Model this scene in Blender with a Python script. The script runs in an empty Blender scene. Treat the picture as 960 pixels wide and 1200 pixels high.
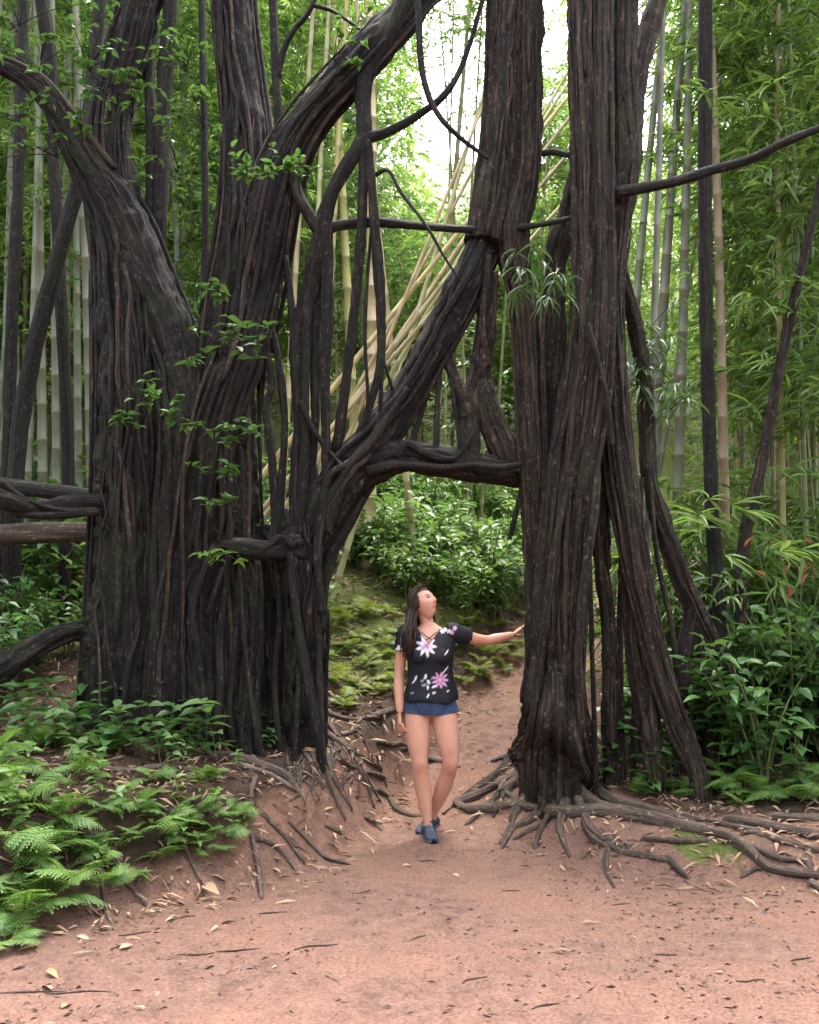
import bpy, math, random
import numpy as np
from mathutils import Vector, Matrix, kdtree

R = math.radians
rng = np.random.default_rng(7)
random.seed(7)
scene = bpy.context.scene
col = scene.collection

# ------------------------------------------------------------------ camera
FPX, PITCH, CAMZ = 1108.0, R(6.1), 1.5          # focal length in photo pixels (960x1200)
cam_d = bpy.data.cameras.new('camera')
cam = bpy.data.objects.new('camera', cam_d); col.objects.link(cam)
cam.location = (0, 0, CAMZ); cam.rotation_euler = (R(90) + PITCH, 0, 0)
cam_d.sensor_fit = 'VERTICAL'; cam_d.sensor_height = 24.0; cam_d.lens = FPX / 1200 * 24
cam_d.clip_start = 0.05; cam_d.clip_end = 500
scene.camera = cam

# ------------------------------------------------------------------ sky, sun, exposure
SUN_EL, SUN_AZ = R(68), R(12)      # high soft sun, azimuth clockwise from +Y
world = bpy.data.worlds.new('World'); scene.world = world
world.use_nodes = True
wn = world.node_tree.nodes; wl = world.node_tree.links
bg = wn['Background']
sky = wn.new('ShaderNodeTexSky'); sky.sky_type = 'NISHITA'; sky.sun_disc = False
sky.sun_elevation = SUN_EL; sky.sun_rotation = SUN_AZ
sky.dust_density = 4.0; sky.air_density = 1.0; sky.ozone_density = 1.0
hs = wn.new('ShaderNodeHueSaturation'); hs.inputs['Saturation'].default_value = 0.35
wl.new(sky.outputs[0], hs.inputs['Color']); wl.new(hs.outputs[0], bg.inputs['Color'])
bg.inputs['Strength'].default_value = 0.15
sun_d = bpy.data.lights.new('sun', 'SUN'); sun = bpy.data.objects.new('sun', sun_d); col.objects.link(sun)
sun_d.energy = 1.5; sun_d.angle = R(35); sun_d.color = (1.0, 0.96, 0.9)
sdir = Vector((math.sin(SUN_AZ) * math.cos(SUN_EL), math.cos(SUN_AZ) * math.cos(SUN_EL), math.sin(SUN_EL)))
sun.rotation_euler = (-sdir).to_track_quat('-Z', 'Y').to_euler()
sun.location = sdir * 30
vs = scene.view_settings
vs.view_transform = 'Standard'; vs.look = 'None'; vs.gamma = 1.0; vs.use_curve_mapping = False
vs.exposure = 3.5
scene.cycles.max_bounces = 5; scene.cycles.diffuse_bounces = 3; scene.cycles.glossy_bounces = 2
scene.cycles.transmission_bounces = 4; scene.cycles.transparent_max_bounces = 4
scene.cycles.sample_clamp_indirect = 8
scene.cycles.use_denoising = True

# ------------------------------------------------------------------ numeric helpers
def sstep(a, b, x):
    t = np.clip((x - a) / (b - a), 0, 1); return t * t * (3 - 2 * t)

_perm = np.random.default_rng(3).permutation(512).astype(np.int64)
_perm = np.concatenate([_perm, _perm, _perm])
_grad = np.random.default_rng(4).normal(size=(512, 3)); _grad /= np.linalg.norm(_grad, axis=1)[:, None]
def pnoise(p):
    """gradient noise, p (N,3) -> (N,) about -0.7..0.7"""
    p = np.asarray(p, float); i = np.floor(p).astype(np.int64); f = p - i
    u = f * f * f * (f * (f * 6 - 15) + 10); i &= 511
    def g(dx, dy, dz):
        h = _perm[_perm[_perm[(i[:, 0] + dx) & 511] + ((i[:, 1] + dy) & 511)] + ((i[:, 2] + dz) & 511)]
        return ((f - (dx, dy, dz)) * _grad[h]).sum(1)
    def mix(a, b, t): return a + (b - a) * t
    x0 = mix(mix(g(0,0,0), g(1,0,0), u[:,0]), mix(g(0,1,0), g(1,1,0), u[:,0]), u[:,1])
    x1 = mix(mix(g(0,0,1), g(1,0,1), u[:,0]), mix(g(0,1,1), g(1,1,1), u[:,0]), u[:,1])
    return mix(x0, x1, u[:, 2])

def ray(px, py):
    xr = (px - 480) / FPX; yu = (600 - py) / FPX
    c, s = math.cos(PITCH), math.sin(PITCH)
    return np.array([xr, c - s * yu, s + c * yu])
def P(px, py, Y):
    """point of the place seen at photo pixel (px,py) standing Y metres ahead"""
    d = ray(px, py); return np.array([0, 0, CAMZ]) + d * (Y / d[1])
def rad(rpx, p):      # pixel radius -> metres at point p
    c, s = math.cos(PITCH), math.sin(PITCH)
    return rpx / FPX * (p[1] * c + (p[2] - CAMZ) * s)

# ------------------------------------------------------------------ terrain
LEFT = np.array([(-9,3.4),(-3.2,3.9),(-2.2,4.3),(-1.85,4.5),(-1.46,4.85),(-0.86,5.3),(-0.54,5.9),(-0.28,6.45),(-0.12,7.0),(0.0,7.35),(0.1,7.6),(0.45,8.5),(0.9,9.5),(1.6,11),(3,14),(6,20),(9,30)], float)
RIGHT = np.array([(9,4.0),(3.6,4.9),(2.4,5.2),(1.5,5.5),(1.05,5.8),(0.72,6.35),(0.36,6.72),(0.45,7.2),(1.0,8.5),(1.55,9.5),(2.4,11),(4,14),(7,20),(10.5,30)], float)
def sdist(x, y, line, side):
    """signed distance to a polyline; side=+1: positive on the left of its direction"""
    x = np.asarray(x, float); y = np.asarray(y, float)
    best = np.full(x.shape, 1e9); sg = np.zeros(x.shape)
    for (ax, ay), (bx, by) in zip(line[:-1], line[1:]):
        dx, dy = bx - ax, by - ay; L2 = dx*dx + dy*dy
        t = np.clip(((x - ax) * dx + (y - ay) * dy) / L2, 0, 1)
        ex, ey = x - (ax + t * dx), y - (ay + t * dy)
        d = np.hypot(ex, ey); cr = dx * (y - ay) - dy * (x - ax)
        m = d < best - 1e-9
        best = np.where(m, d, best); sg = np.where(m, np.sign(cr), sg)
    return best * sg * side
def zpath(y): return np.interp(y, [0, 5.9, 6.4, 7.2, 7.6, 8.5, 9.5, 11, 14, 18, 24, 32, 50, 100], [0, 0, .02, .14, .27, .5, .8, 1.25, 2.1, 3.2, 6, 11.5, 25, 48])
def terrain(x, y, fine=True):
    x = np.asarray(x, float); y = np.asarray(y, float); sh = x.shape
    x = x.ravel(); y = y.ravel()
    dl = sdist(x, y, LEFT, +1); dr = sdist(x, y, RIGHT, -1)
    z = zpath(y)
    p2 = np.stack([x, y, np.zeros_like(x)], 1)
    big = pnoise(p2 * 0.9 + 5); mid = pnoise(p2 * 3.1 + 9)
    wl_ = np.interp(y, [4, 5.2, 5.9, 6.5, 8, 9], [.75, .65, .42, .32, .35, .8])
    hl = np.interp(y, [4, 5.5, 7, 8.5, 10], [.42, .45, .45, .42, .5])
    dl2 = dl + .10 * big + .05 * mid
    z = z + hl * sstep(0, 1, dl2 / wl_) + np.clip(dl2, 0, 6) * np.interp(y, [0, 6, 8, 12], [.12, .12, .16, .14])
    dr2 = dr + .08 * big + .05 * mid
    z = z + .17 * sstep(0, .38, dr2) + np.clip(dr2, 0, 5) * .05
    path = np.clip(1 - np.maximum(dl, dr) / .3, 0, 1)
    z = z + big * .05 * (1 - path) + mid * (.035 * (1 - path) + .012)
    if fine:
        z = z + pnoise(p2 * 9 + 2) * (.011 + .016 * (1 - path)) + pnoise(p2 * 24 + 1) * (.007 + .005 * (1 - path))
    return z.reshape(sh)
def gz(x, y): return float(terrain(np.array([x]), np.array([y]))[0])
def G(px, py):
    """first hit of the pixel ray with the ground"""
    d = ray(px, py); ys = np.linspace(2.5, 22, 1600)
    pts = np.array([0, 0, CAMZ])[None] + d[None] * (ys / d[1])[:, None]
    h = terrain(pts[:, 0], pts[:, 1]) - pts[:, 2]
    k = np.argmax(h > 0)
    return pts[k] if h[k] > 0 else pts[-1]

# ------------------------------------------------------------------ mesh helpers
def mesh_np(name, V, F, smooth=True, attrs=None):
    V = np.asarray(V, np.float32)
    polys = [np.asarray(f, np.int32) for f in (F if isinstance(F, list) else [F])]
    polys = [f for f in polys if len(f)]
    me = bpy.data.meshes.new(name)
    me.vertices.add(len(V)); me.vertices.foreach_set('co', V.ravel())
    loops = np.concatenate([f.ravel() for f in polys])
    sizes = np.concatenate([np.full(len(f), f.shape[1], np.int32) for f in polys])
    starts = np.concatenate([[0], np.cumsum(sizes)[:-1]]).astype(np.int32)
    me.loops.add(len(loops)); me.loops.foreach_set('vertex_index', loops)
    me.polygons.add(len(sizes)); me.polygons.foreach_set('loop_start', starts)
    me.update(calc_edges=True)
    if smooth: me.polygons.foreach_set('use_smooth', np.ones(len(sizes), bool))
    for k, a in (attrs or {}).items():
        a = np.asarray(a, np.float32)
        if a.ndim == 1: at = me.attributes.new(k, 'FLOAT', 'POINT'); at.data.foreach_set('value', a)
        elif a.shape[1] == 3: at = me.attributes.new(k, 'FLOAT_VECTOR', 'POINT'); at.data.foreach_set('vector', a.ravel())
        else: at = me.attributes.new(k, 'FLOAT_COLOR', 'POINT'); at.data.foreach_set('color', a.ravel())
    me.validate(); return me

def mk(name, data, mat=None, parent=None, loc=None):
    o = bpy.data.objects.new(name, data); col.objects.link(o)
    if parent is not None: o.parent = parent
    if loc is not None: o.location = loc
    if mat is not None and data is not None and not data.materials: data.materials.append(mat)
    return o
def tag(o, label=None, cat=None, group=None, kind=None):
    if label: o['label'] = label
    if cat: o['category'] = cat
    if group: o['group'] = group
    if kind: o['kind'] = kind
    return o
def thing(name, label, cat, loc, group=None, rotz=0):
    o = mk(name, None, loc=loc); o.empty_display_size = .1; o.rotation_euler = (0, 0, rotz)
    return tag(o, label, cat, group)

class Geo:
    def __init__(s): s.V = []; s.Q = []; s.T = []; s.A = {}; s.n = 0
    def add(s, V, F, **attrs):
        F = np.asarray(F, np.int64)
        (s.Q if F.shape[1] == 4 else s.T).append(F + s.n)
        for k, a in attrs.items(): s.A.setdefault(k, []).append(a)
        s.V.append(V); s.n += len(V); return s
    def addmulti(s, V, Fs, **attrs):
        for F in Fs:
            if len(F):
                F = np.asarray(F, np.int64); (s.Q if F.shape[1] == 4 else s.T).append(F + s.n)
        for k, a in attrs.items(): s.A.setdefault(k, []).append(a)
        s.V.append(V); s.n += len(V); return s
    def mesh(s, name, off=None, smooth=True):
        V = np.concatenate(s.V)
        if off is not None: V = V - np.asarray(off)
        F = []
        if s.Q: F.append(np.concatenate(s.Q))
        if s.T: F.append(np.concatenate(s.T))
        return mesh_np(name, V, F, smooth, {k: np.concatenate(a) for k, a in s.A.items()})

def catmull(pts, n):
    """Catmull-Rom through rows of pts, n samples evenly spread over the control parameter"""
    p = np.asarray(pts, float); m = len(p)
    if m == 2:
        t = np.linspace(0, 1, n)[:, None]; return p[0] * (1 - t) + p[1] * t
    e = np.vstack([2 * p[0] - p[1], p, 2 * p[-1] - p[-2]])
    seg = np.linalg.norm(np.diff(p[:, :3], axis=0), axis=1); cum = np.concatenate([[0], np.cumsum(seg)]); 
    u = np.interp(np.linspace(0, cum[-1], n), cum, np.arange(m)); i = np.minimum(u.astype(int), m - 2); t = (u - i)[:, None]
    a, b, c, d = e[i], e[i + 1], e[i + 2], e[i + 3]
    return .5 * (2 * b + (c - a) * t + (2 * a - 5 * b + 4 * c - d) * t**2 + (3 * b - a - 3 * c + d) * t**3)

def frames(C):
    T = np.gradient(C, axis=0); T /= np.maximum(np.linalg.norm(T, axis=1), 1e-9)[:, None]
    N = np.zeros_like(C); r = np.array([0, -1.0, 0])
    if abs(T[0] @ r) > .9: r = np.array([1.0, 0, 0])
    n = r - T[0] * (r @ T[0]); n /= np.linalg.norm(n); N[0] = n
    for k in range(1, len(C)):
        n = N[k-1] - T[k] * (N[k-1] @ T[k]); N[k] = n / max(np.linalg.norm(n), 1e-9)
    return T, N, np.cross(T, N)

def tube(pts, radii, sides=8, n=None, rough=0.0, seed=0, ell=None):
    """closed tapering tube; returns V, [quads, tris], grain"""
    pts = np.asarray(pts, float); radii = np.asarray(radii, float)
    if n is None: n = max(4, len(pts) * 4)
    full = catmull(np.column_stack([pts, radii]), n); C = full[:, :3]; r = np.maximum(full[:, 3], .0006)
    T, N, B = frames(C)
    s = np.concatenate([[0], np.cumsum(np.linalg.norm(np.diff(C, axis=0), axis=1))])
    th = np.linspace(0, 2 * np.pi, sides, endpoint=False)
    ex, ey = (1, 1) if ell is None else ell
    rr = np.repeat(r[:, None], sides, 1)
    if rough:
        q = np.stack([np.cos(th)[None] * 1.3 + 0 * rr + seed * 7.3, np.sin(th)[None] * 1.3 + 0 * rr, s[:, None] * 5 + 0 * rr], -1)
        q2 = q * np.array([2.2, 2.2, 2.6]) + 11
        rr = rr * (1 + rough * (pnoise(q.reshape(-1, 3)) + .6 * pnoise(q2.reshape(-1, 3))).reshape(rr.shape) * 1.4)
    V = C[:, None] + rr[..., None] * (ex * np.cos(th)[None, :, None] * N[:, None] + ey * np.sin(th)[None, :, None] * B[:, None])
    g = np.stack([rr * np.cos(th) + seed * 3.7, rr * np.sin(th), np.repeat(s[:, None], sides, 1) + seed], -1).reshape(-1, 3)
    V = V.reshape(-1, 3)
    k = np.arange(n - 1)[:, None] * sides; j = np.arange(sides)[None]; j2 = (j + 1) % sides
    Q = np.stack([k + j, k + j2, k + sides + j2, k + sides + j], -1).reshape(-1, 4)
    V = np.vstack([V, C[0], C[-1]]); g = np.vstack([g, g[:sides].mean(0), g[-sides:].mean(0)])
    a, b = n * sides, n * sides + 1; jj = np.arange(sides); e = (n - 1) * sides
    Tt = np.concatenate([np.stack([np.full(sides, a), (jj + 1) % sides, jj], 1), np.stack([np.full(sides, b), e + jj, e + (jj + 1) % sides], 1)])
    return V, [Q, Tt], g

def remeshed(V, Fs, voxel, smooth=0):
    me = mesh_np('tmp', V, [f for f in Fs if len(f)], False)
    ob = bpy.data.objects.new('tmp', me); col.objects.link(ob)
    m = ob.modifiers.new('r', 'REMESH'); m.mode = 'VOXEL'; m.voxel_size = voxel; m.adaptivity = 0
    if smooth:
        m2 = ob.modifiers.new('s', 'SMOOTH'); m2.factor = .5; m2.iterations = smooth
    dg = bpy.context.evaluated_depsgraph_get(); ev = ob.evaluated_get(dg); em = ev.to_mesh()
    nv = len(em.vertices); Vn = np.zeros(nv * 3, np.float32); em.vertices.foreach_get('co', Vn)
    No = np.zeros(nv * 3, np.float32); em.vertices.foreach_get('normal', No)
    npoly = len(em.polygons); tot = np.zeros(npoly, np.int32); em.polygons.foreach_get('loop_total', tot)
    vi = np.zeros(len(em.loops), np.int32); em.loops.foreach_get('vertex_index', vi)
    st = np.zeros(npoly, np.int32); em.polygons.foreach_get('loop_start', st)
    q = st[tot == 4]; t = st[tot == 3]
    F = [vi[q[:, None] + np.arange(4)], vi[t[:, None] + np.arange(3)]]
    ev.to_mesh_clear(); bpy.data.objects.remove(ob); bpy.data.meshes.remove(me)
    return Vn.reshape(-1, 3).astype(float), [f for f in F if len(f)], No.reshape(-1, 3).astype(float)

# ------------------------------------------------------------------ materials
def nmat(name):
    m = bpy.data.materials.new(name); m.use_nodes = True
    nt = m.node_tree; nt.nodes.clear()
    out = nt.nodes.new('ShaderNodeOutputMaterial'); return m, nt, out
def N_(nt, t, **kw):
    n = nt.nodes.new(t)
    for k, v in kw.items():
        if k in n.inputs.keys(): n.inputs[k].default_value = v
        else: setattr(n, k, v)
    return n
def ramp(nt, fac, stops):
    n = nt.nodes.new('ShaderNodeValToRGB'); cr = n.color_ramp
    while len(cr.elements) < len(stops): cr.elements.new(.5)
    for e, (p, c) in zip(cr.elements, stops): e.position = p; e.color = (*c, 1)
    nt.links.new(fac, n.inputs[0]); return n.outputs[0]
def mixc(nt, fac, a, b, mode='MIX'):
    n = nt.nodes.new('ShaderNodeMix'); n.data_type = 'RGBA'; n.blend_type = mode
    for s, v in ((n.inputs[0], fac), (n.inputs[6], a), (n.inputs[7], b)):
        if isinstance(v, bpy.types.NodeSocket): nt.links.new(v, s)
        else: s.default_value = v if isinstance(v, (int, float)) else (*v, 1)
    return n.outputs[2]
def attr(nt, name):
    n = nt.nodes.new('ShaderNodeAttribute'); n.attribute_name = name; return n
def vscale(nt, vec, sc):
    n = nt.nodes.new('ShaderNodeVectorMath'); n.operation = 'MULTIPLY'
    nt.links.new(vec, n.inputs[0]); n.inputs[1].default_value = sc; return n.outputs[0]
def noise(nt, vec, scale=1, detail=4, rough=.6):
    n = N_(nt, 'ShaderNodeTexNoise', Scale=scale, Detail=detail, Roughness=rough)
    if vec is not None: nt.links.new(vec, n.inputs['Vector'])
    return n.outputs[0]
def bump(nt, h, strength, dist):
    n = N_(nt, 'ShaderNodeBump', Strength=strength, Distance=dist); nt.links.new(h, n.inputs['Height']); return n.outputs[0]
def math_(nt, op, a, b=None, clamp=False):
    n = nt.nodes.new('ShaderNodeMath'); n.operation = op; n.use_clamp = clamp
    for i, v in enumerate((a, b)):
        if v is None: continue
        if isinstance(v, bpy.types.NodeSocket): nt.links.new(v, n.inputs[i])
        else: n.inputs[i].default_value = v
    return n.outputs[0]

def bark_mat(name, dark, mid, light, moss=.25, mosscol=(.06, .09, .02)):
    m, nt, out = nmat(name); L = nt.links
    b = N_(nt, 'ShaderNodeBsdfPrincipled', Roughness=.8); b.inputs['Specular IOR Level'].default_value = .25
    g = attr(nt, 'grain').outputs['Vector']; tc = N_(nt, 'ShaderNodeTexCoord').outputs['Object']
    streak = noise(nt, vscale(nt, g, (38, 38, 2.2)), 1, 5, .65)
    fine = noise(nt, vscale(nt, g, (120, 120, 34)), 1, 4, .75)
    patch = noise(nt, tc, 2.6, 4, .6)
    lich = noise(nt, vscale(nt, g, (34, 34, 22)), 1, 6, .78)
    c = ramp(nt, streak, [(.36, dark), (.54, mid), (.70, light)])
    c = mixc(nt, math_(nt, 'MULTIPLY', fine, .8), c, tuple(x * .35 for x in dark))
    lf = ramp(nt, lich, [(.56, (0, 0, 0)), (.66, (1, 1, 1))])
    c = mixc(nt, math_(nt, 'MULTIPLY', lf, .5), c, tuple(min(1, x * 1.8 + .04) for x in light))
    if moss:
        mf = ramp(nt, patch, [(.50, (0, 0, 0)), (.66, (1, 1, 1))])
        c = mixc(nt, math_(nt, 'MULTIPLY', mf, moss), c, mosscol)
    L.new(c, b.inputs['Base Color'])
    h = math_(nt, 'ADD', math_(nt, 'MULTIPLY', streak, 1.0), math_(nt, 'MULTIPLY', fine, .5))
    L.new(bump(nt, h, 1.0, .022), b.inputs['Normal']); L.new(b.outputs[0], out.inputs[0]); return m

def leaf_mat(name, c1, c2, trans=.4, rough=.42, tint=1.35, spec=.45):
    m, nt, out = nmat(name); L = nt.links
    ri = N_(nt, 'ShaderNodeNewGeometry').outputs['Random Per Island']
    oi = N_(nt, 'ShaderNodeObjectInfo')
    f = math_(nt, 'ADD', math_(nt, 'MULTIPLY', ri, .65), math_(nt, 'MULTIPLY', oi.outputs['Random'], .35))
    c = ramp(nt, f, [(.1, c1), (.6, tuple((a + b) / 2 for a, b in zip(c1, c2))), (.95, c2)])
    nz = noise(nt, N_(nt, 'ShaderNodeTexCoord').outputs['Object'], 26, 3, .6)
    c = mixc(nt, .55, c, ramp(nt, nz, [(.3, (.55, .55, .55)), (.7, (1.25, 1.25, 1.2))]), 'MULTIPLY')
    b = N_(nt, 'ShaderNodeBsdfPrincipled', Roughness=rough); b.inputs['Specular IOR Level'].default_value = spec
    t = nt.nodes.new('ShaderNodeBsdfTranslucent')
    ct = mixc(nt, 1.0, c, (1.1 * tint, 1.12 * tint, .75 * tint), 'MULTIPLY')
    L.new(c, b.inputs['Base Color']); L.new(ct, t.inputs['Color'])
    mx = nt.nodes.new('ShaderNodeMixShader'); mx.inputs[0].default_value = trans
    L.new(b.outputs[0], mx.inputs[1]); L.new(t.outputs[0], mx.inputs[2]); L.new(mx.outputs[0], out.inputs[0]); return m

def plain_mat(name, c, rough=.7, var=.3, scale=30, spec=.3, bmp=0):
    m, nt, out = nmat(name); L = nt.links
    b = N_(nt, 'ShaderNodeBsdfPrincipled', Roughness=rough); b.inputs['Specular IOR Level'].default_value = spec
    nz = noise(nt, N_(nt, 'ShaderNodeTexCoord').outputs['Object'], scale, 4, .65)
    ri = N_(nt, 'ShaderNodeNewGeometry').outputs['Random Per Island']
    v = ramp(nt, math_(nt, 'ADD', math_(nt, 'MULTIPLY', nz, .6), math_(nt, 'MULTIPLY', ri, .4)), [(.25, (1 - var,) * 3), (.75, (1 + var,) * 3)])
    L.new(mixc(nt, 1, c, v, 'MULTIPLY'), b.inputs['Base Color'])
    if bmp: L.new(bump(nt, nz, .6, bmp), b.inputs['Normal'])
    L.new(b.outputs[0], out.inputs[0]); return m

def ground_mat():
    m, nt, out = nmat('forest_soil'); L = nt.links
    b = N_(nt, 'ShaderNodeBsdfPrincipled', Roughness=.85); b.inputs['Specular IOR Level'].default_value = .25
    tc = N_(nt, 'ShaderNodeTexCoord').outputs['Object']
    n1 = noise(nt, tc, 1.1, 5, .6); n2 = noise(nt, tc, 9, 6, .65); n3 = noise(nt, tc, 60, 5, .7); n4 = noise(nt, tc, 240, 3, .6)
    dirt = ramp(nt, n2, [(.3, (.125, .064, .050)), (.5, (.225, .122, .093)), (.72, (.30, .172, .134))])
    dirt = mixc(nt, ramp(nt, n1, [(.38, (0, 0, 0)), (.62, (1, 1, 1))]), dirt, mixc(nt, n2, (.24, .125, .085), (.33, .178, .125)))
    dirt = mixc(nt, .8, dirt, ramp(nt, n3, [(.32, (.42, .38, .40)), (.60, (1.2, 1.2, 1.2))]), 'MULTIPLY')
    soil = ramp(nt, n2, [(.3, (.030, .019, .013)), (.55, (.085, .050, .033)), (.8, (.16, .092, .06))])
    soil = mixc(nt, .8, soil, ramp(nt, n3, [(.3, (.5, .5, .5)), (.7, (1.35, 1.3, 1.2))]), 'MULTIPLY')
    moss = ramp(nt, n3, [(.25, (.035, .050, .010)), (.6, (.13, .15, .03)), (.85, (.24, .22, .07))])
    am = attr(nt, 'bank').outputs['Fac']; mm = attr(nt, 'moss').outputs['Fac']
    k = math_(nt, 'ADD', am, math_(nt, 'MULTIPLY', math_(nt, 'SUBTRACT', n2, .5), .9)); k = ramp(nt, k, [(.35, (0, 0, 0)), (.65, (1, 1, 1))])
    c = mixc(nt, k, dirt, soil)
    k2 = math_(nt, 'ADD', mm, math_(nt, 'MULTIPLY', math_(nt, 'SUBTRACT', n2, .5), 1.6)); k2 = ramp(nt, k2, [(.45, (0, 0, 0)), (.62, (1, 1, 1))])
    c = mixc(nt, k2, c, moss); L.new(c, b.inputs['Base Color'])
    L.new(ramp(nt, n1, [(.3, (.55,)*3), (.6, (.9,)*3)]), b.inputs['Roughness'])
    h = math_(nt, 'ADD', n3, math_(nt, 'MULTIPLY', n4, .5))
    L.new(bump(nt, math_(nt, 'ADD', h, math_(nt, 'MULTIPLY', n2, 1.6)), 1.0, .022), b.inputs['Normal']); L.new(b.outputs[0], out.inputs[0]); return m

M = dict(
    bark=bark_mat('fig_bark', (.003, .0021, .0023), (.0105, .0065, .006), (.064, .040, .031), .10),
    bark_r=bark_mat('fig_bark_reddish', (.005, .0031, .0028), (.026, .0155, .012), (.125, .077, .056), .12),
    bark_light=bark_mat('fig_bark_light', (.012, .0075, .006), (.048, .029, .022), (.14, .092, .068), .08),
    root=bark_mat('root_bark', (.035, .023, .018), (.125, .082, .064), (.25, .18, .14), .12),
    darkbark=bark_mat('dark_bark', (.007, .0055, .006), (.022, .0165, .016), (.055, .042, .038), .15),
    bamboo_leaf=leaf_mat('bamboo_leaf', (.062, .122, .030), (.20, .29, .078), .5, .36, spec=.55),
    bamboo_leaf_dark=leaf_mat('bamboo_leaf_dark', (.032, .07, .028), (.095, .16, .055), .4, .36, spec=.55),
    fern=leaf_mat('fern_leaf', (.055, .13, .024), (.18, .28, .055), .35, .5),
    shrub=leaf_mat('shrub_leaf', (.03, .085, .025), (.10, .20, .05), .3, .4, spec=.4),
    hill=leaf_mat('hillside_leaf', (.075, .155, .045), (.20, .31, .10), .38, .42),
    glossy=leaf_mat('fig_leaf', (.035, .085, .025), (.10, .19, .05), .3, .35, spec=.5),
    dryleaf=plain_mat('dry_leaf', (.20, .125, .075), .7, .65, 8),
    deadbits=plain_mat('dark_debris', (.10, .055, .042), .8, .6, 8),
    soil=ground_mat(),
)
# culm material tinted by the object's own colour
def culm_mat():
    m, nt, out = nmat('bamboo_culm'); L = nt.links
    b = N_(nt, 'ShaderNodeBsdfPrincipled', Roughness=.45)
    oc = N_(nt, 'ShaderNodeObjectInfo').outputs['Color']
    nz = noise(nt, vscale(nt, N_(nt, 'ShaderNodeTexCoord').outputs['Object'], (18, 18, 1.3)), 1, 4, .6)
    c = mixc(nt, .8, oc, ramp(nt, nz, [(.3, (.55, .55, .5)), (.7, (1.25, 1.2, 1.15))]), 'MULTIPLY')
    nd = attr(nt, 'node').outputs['Fac']
    c = mixc(nt, math_(nt, 'MULTIPLY', nd, .6), c, (.30, .27, .2))
    L.new(c, b.inputs['Base Color']); L.new(b.outputs[0], out.inputs[0]); return m
M['culm'] = culm_mat()

# ------------------------------------------------------------------ ground
def axis(lo, hi, step, far_lo, far_hi):
    a = list(np.arange(lo, hi, step)); s = step
    while a[-1] < far_hi: s *= 1.16; a.append(a[-1] + s)
    s = step
    while a[0] > far_lo: s *= 1.16; a.insert(0, a[0] - s)
    return np.array(a)
gx = axis(-3.4, 3.6, .022, -90, 90); gy = axis(2.6, 10.5, .024, -60, 110)
X, Yg = np.meshgrid(gx, gy); Z = terrain(X, Yg)
nx, ny = len(gx), len(gy)
i0 = (np.arange(ny - 1)[:, None] * nx + np.arange(nx - 1)[None]).ravel()
GF = np.stack([i0, i0 + 1, i0 + nx + 1, i0 + nx], 1)
dL = sdist(X.ravel(), Yg.ravel(), LEFT, 1); dR = sdist(X.ravel(), Yg.ravel(), RIGHT, -1)
yy = Yg.ravel(); xx = X.ravel()
far_ = np.interp(yy, [7.2, 8.2], [0, 1])
bank = np.clip(np.maximum(sstep(.05, .45, dL), .85 * sstep(.5, 1.0, dR)), 0, 1)
bank = np.maximum(bank, .75 * sstep(.0, .3, dL) * np.interp(yy, [6.6, 7.2, 8, 8.6], [0, 1, 1, 0]))
bank = np.maximum(bank, np.maximum(.42 * sstep(-1.0, .0, dL), .34 * sstep(-.9, .0, dR)) * np.interp(yy, [6.2, 7], [1, .4]))
moss = np.maximum(sstep(.1, .6, dL) * far_ * .75, sstep(14, 18, yy)) + .45 * sstep(.05, .2, dR) * np.exp(-((xx - 1.75) / .35) ** 2 - ((yy - 5.75) / .3) ** 2) * 1.6
gme = mesh_np('forest_floor', np.stack([xx, yy, Z.ravel()], 1), GF, True, dict(bank=bank, moss=moss))
tag(mk('forest_floor', gme, M['soil']), kind='structure')

# ------------------------------------------------------------------ the two fig trees
def strand(rows):
    """rows of (px, py, Y, rpx) -> points, radii"""
    pts = np.array([P(a, b, c) if c else G(a, b) for a, b, c, _ in rows]); r = np.array([rad(d, p) for (_, _, _, d), p in zip(rows, pts)])
    return pts, r
def grounded(pts, r, sink=.12):
    p = pts[-1].copy(); p[2] = gz(p[0], p[1]) - sink
    if pts[-1][2] < p[2] + .1: return np.vstack([pts[:-1], p]), r
    return np.vstack([pts, p]), np.append(r, r[-1] * (1.1 if r[-1] > .05 else .6))

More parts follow.
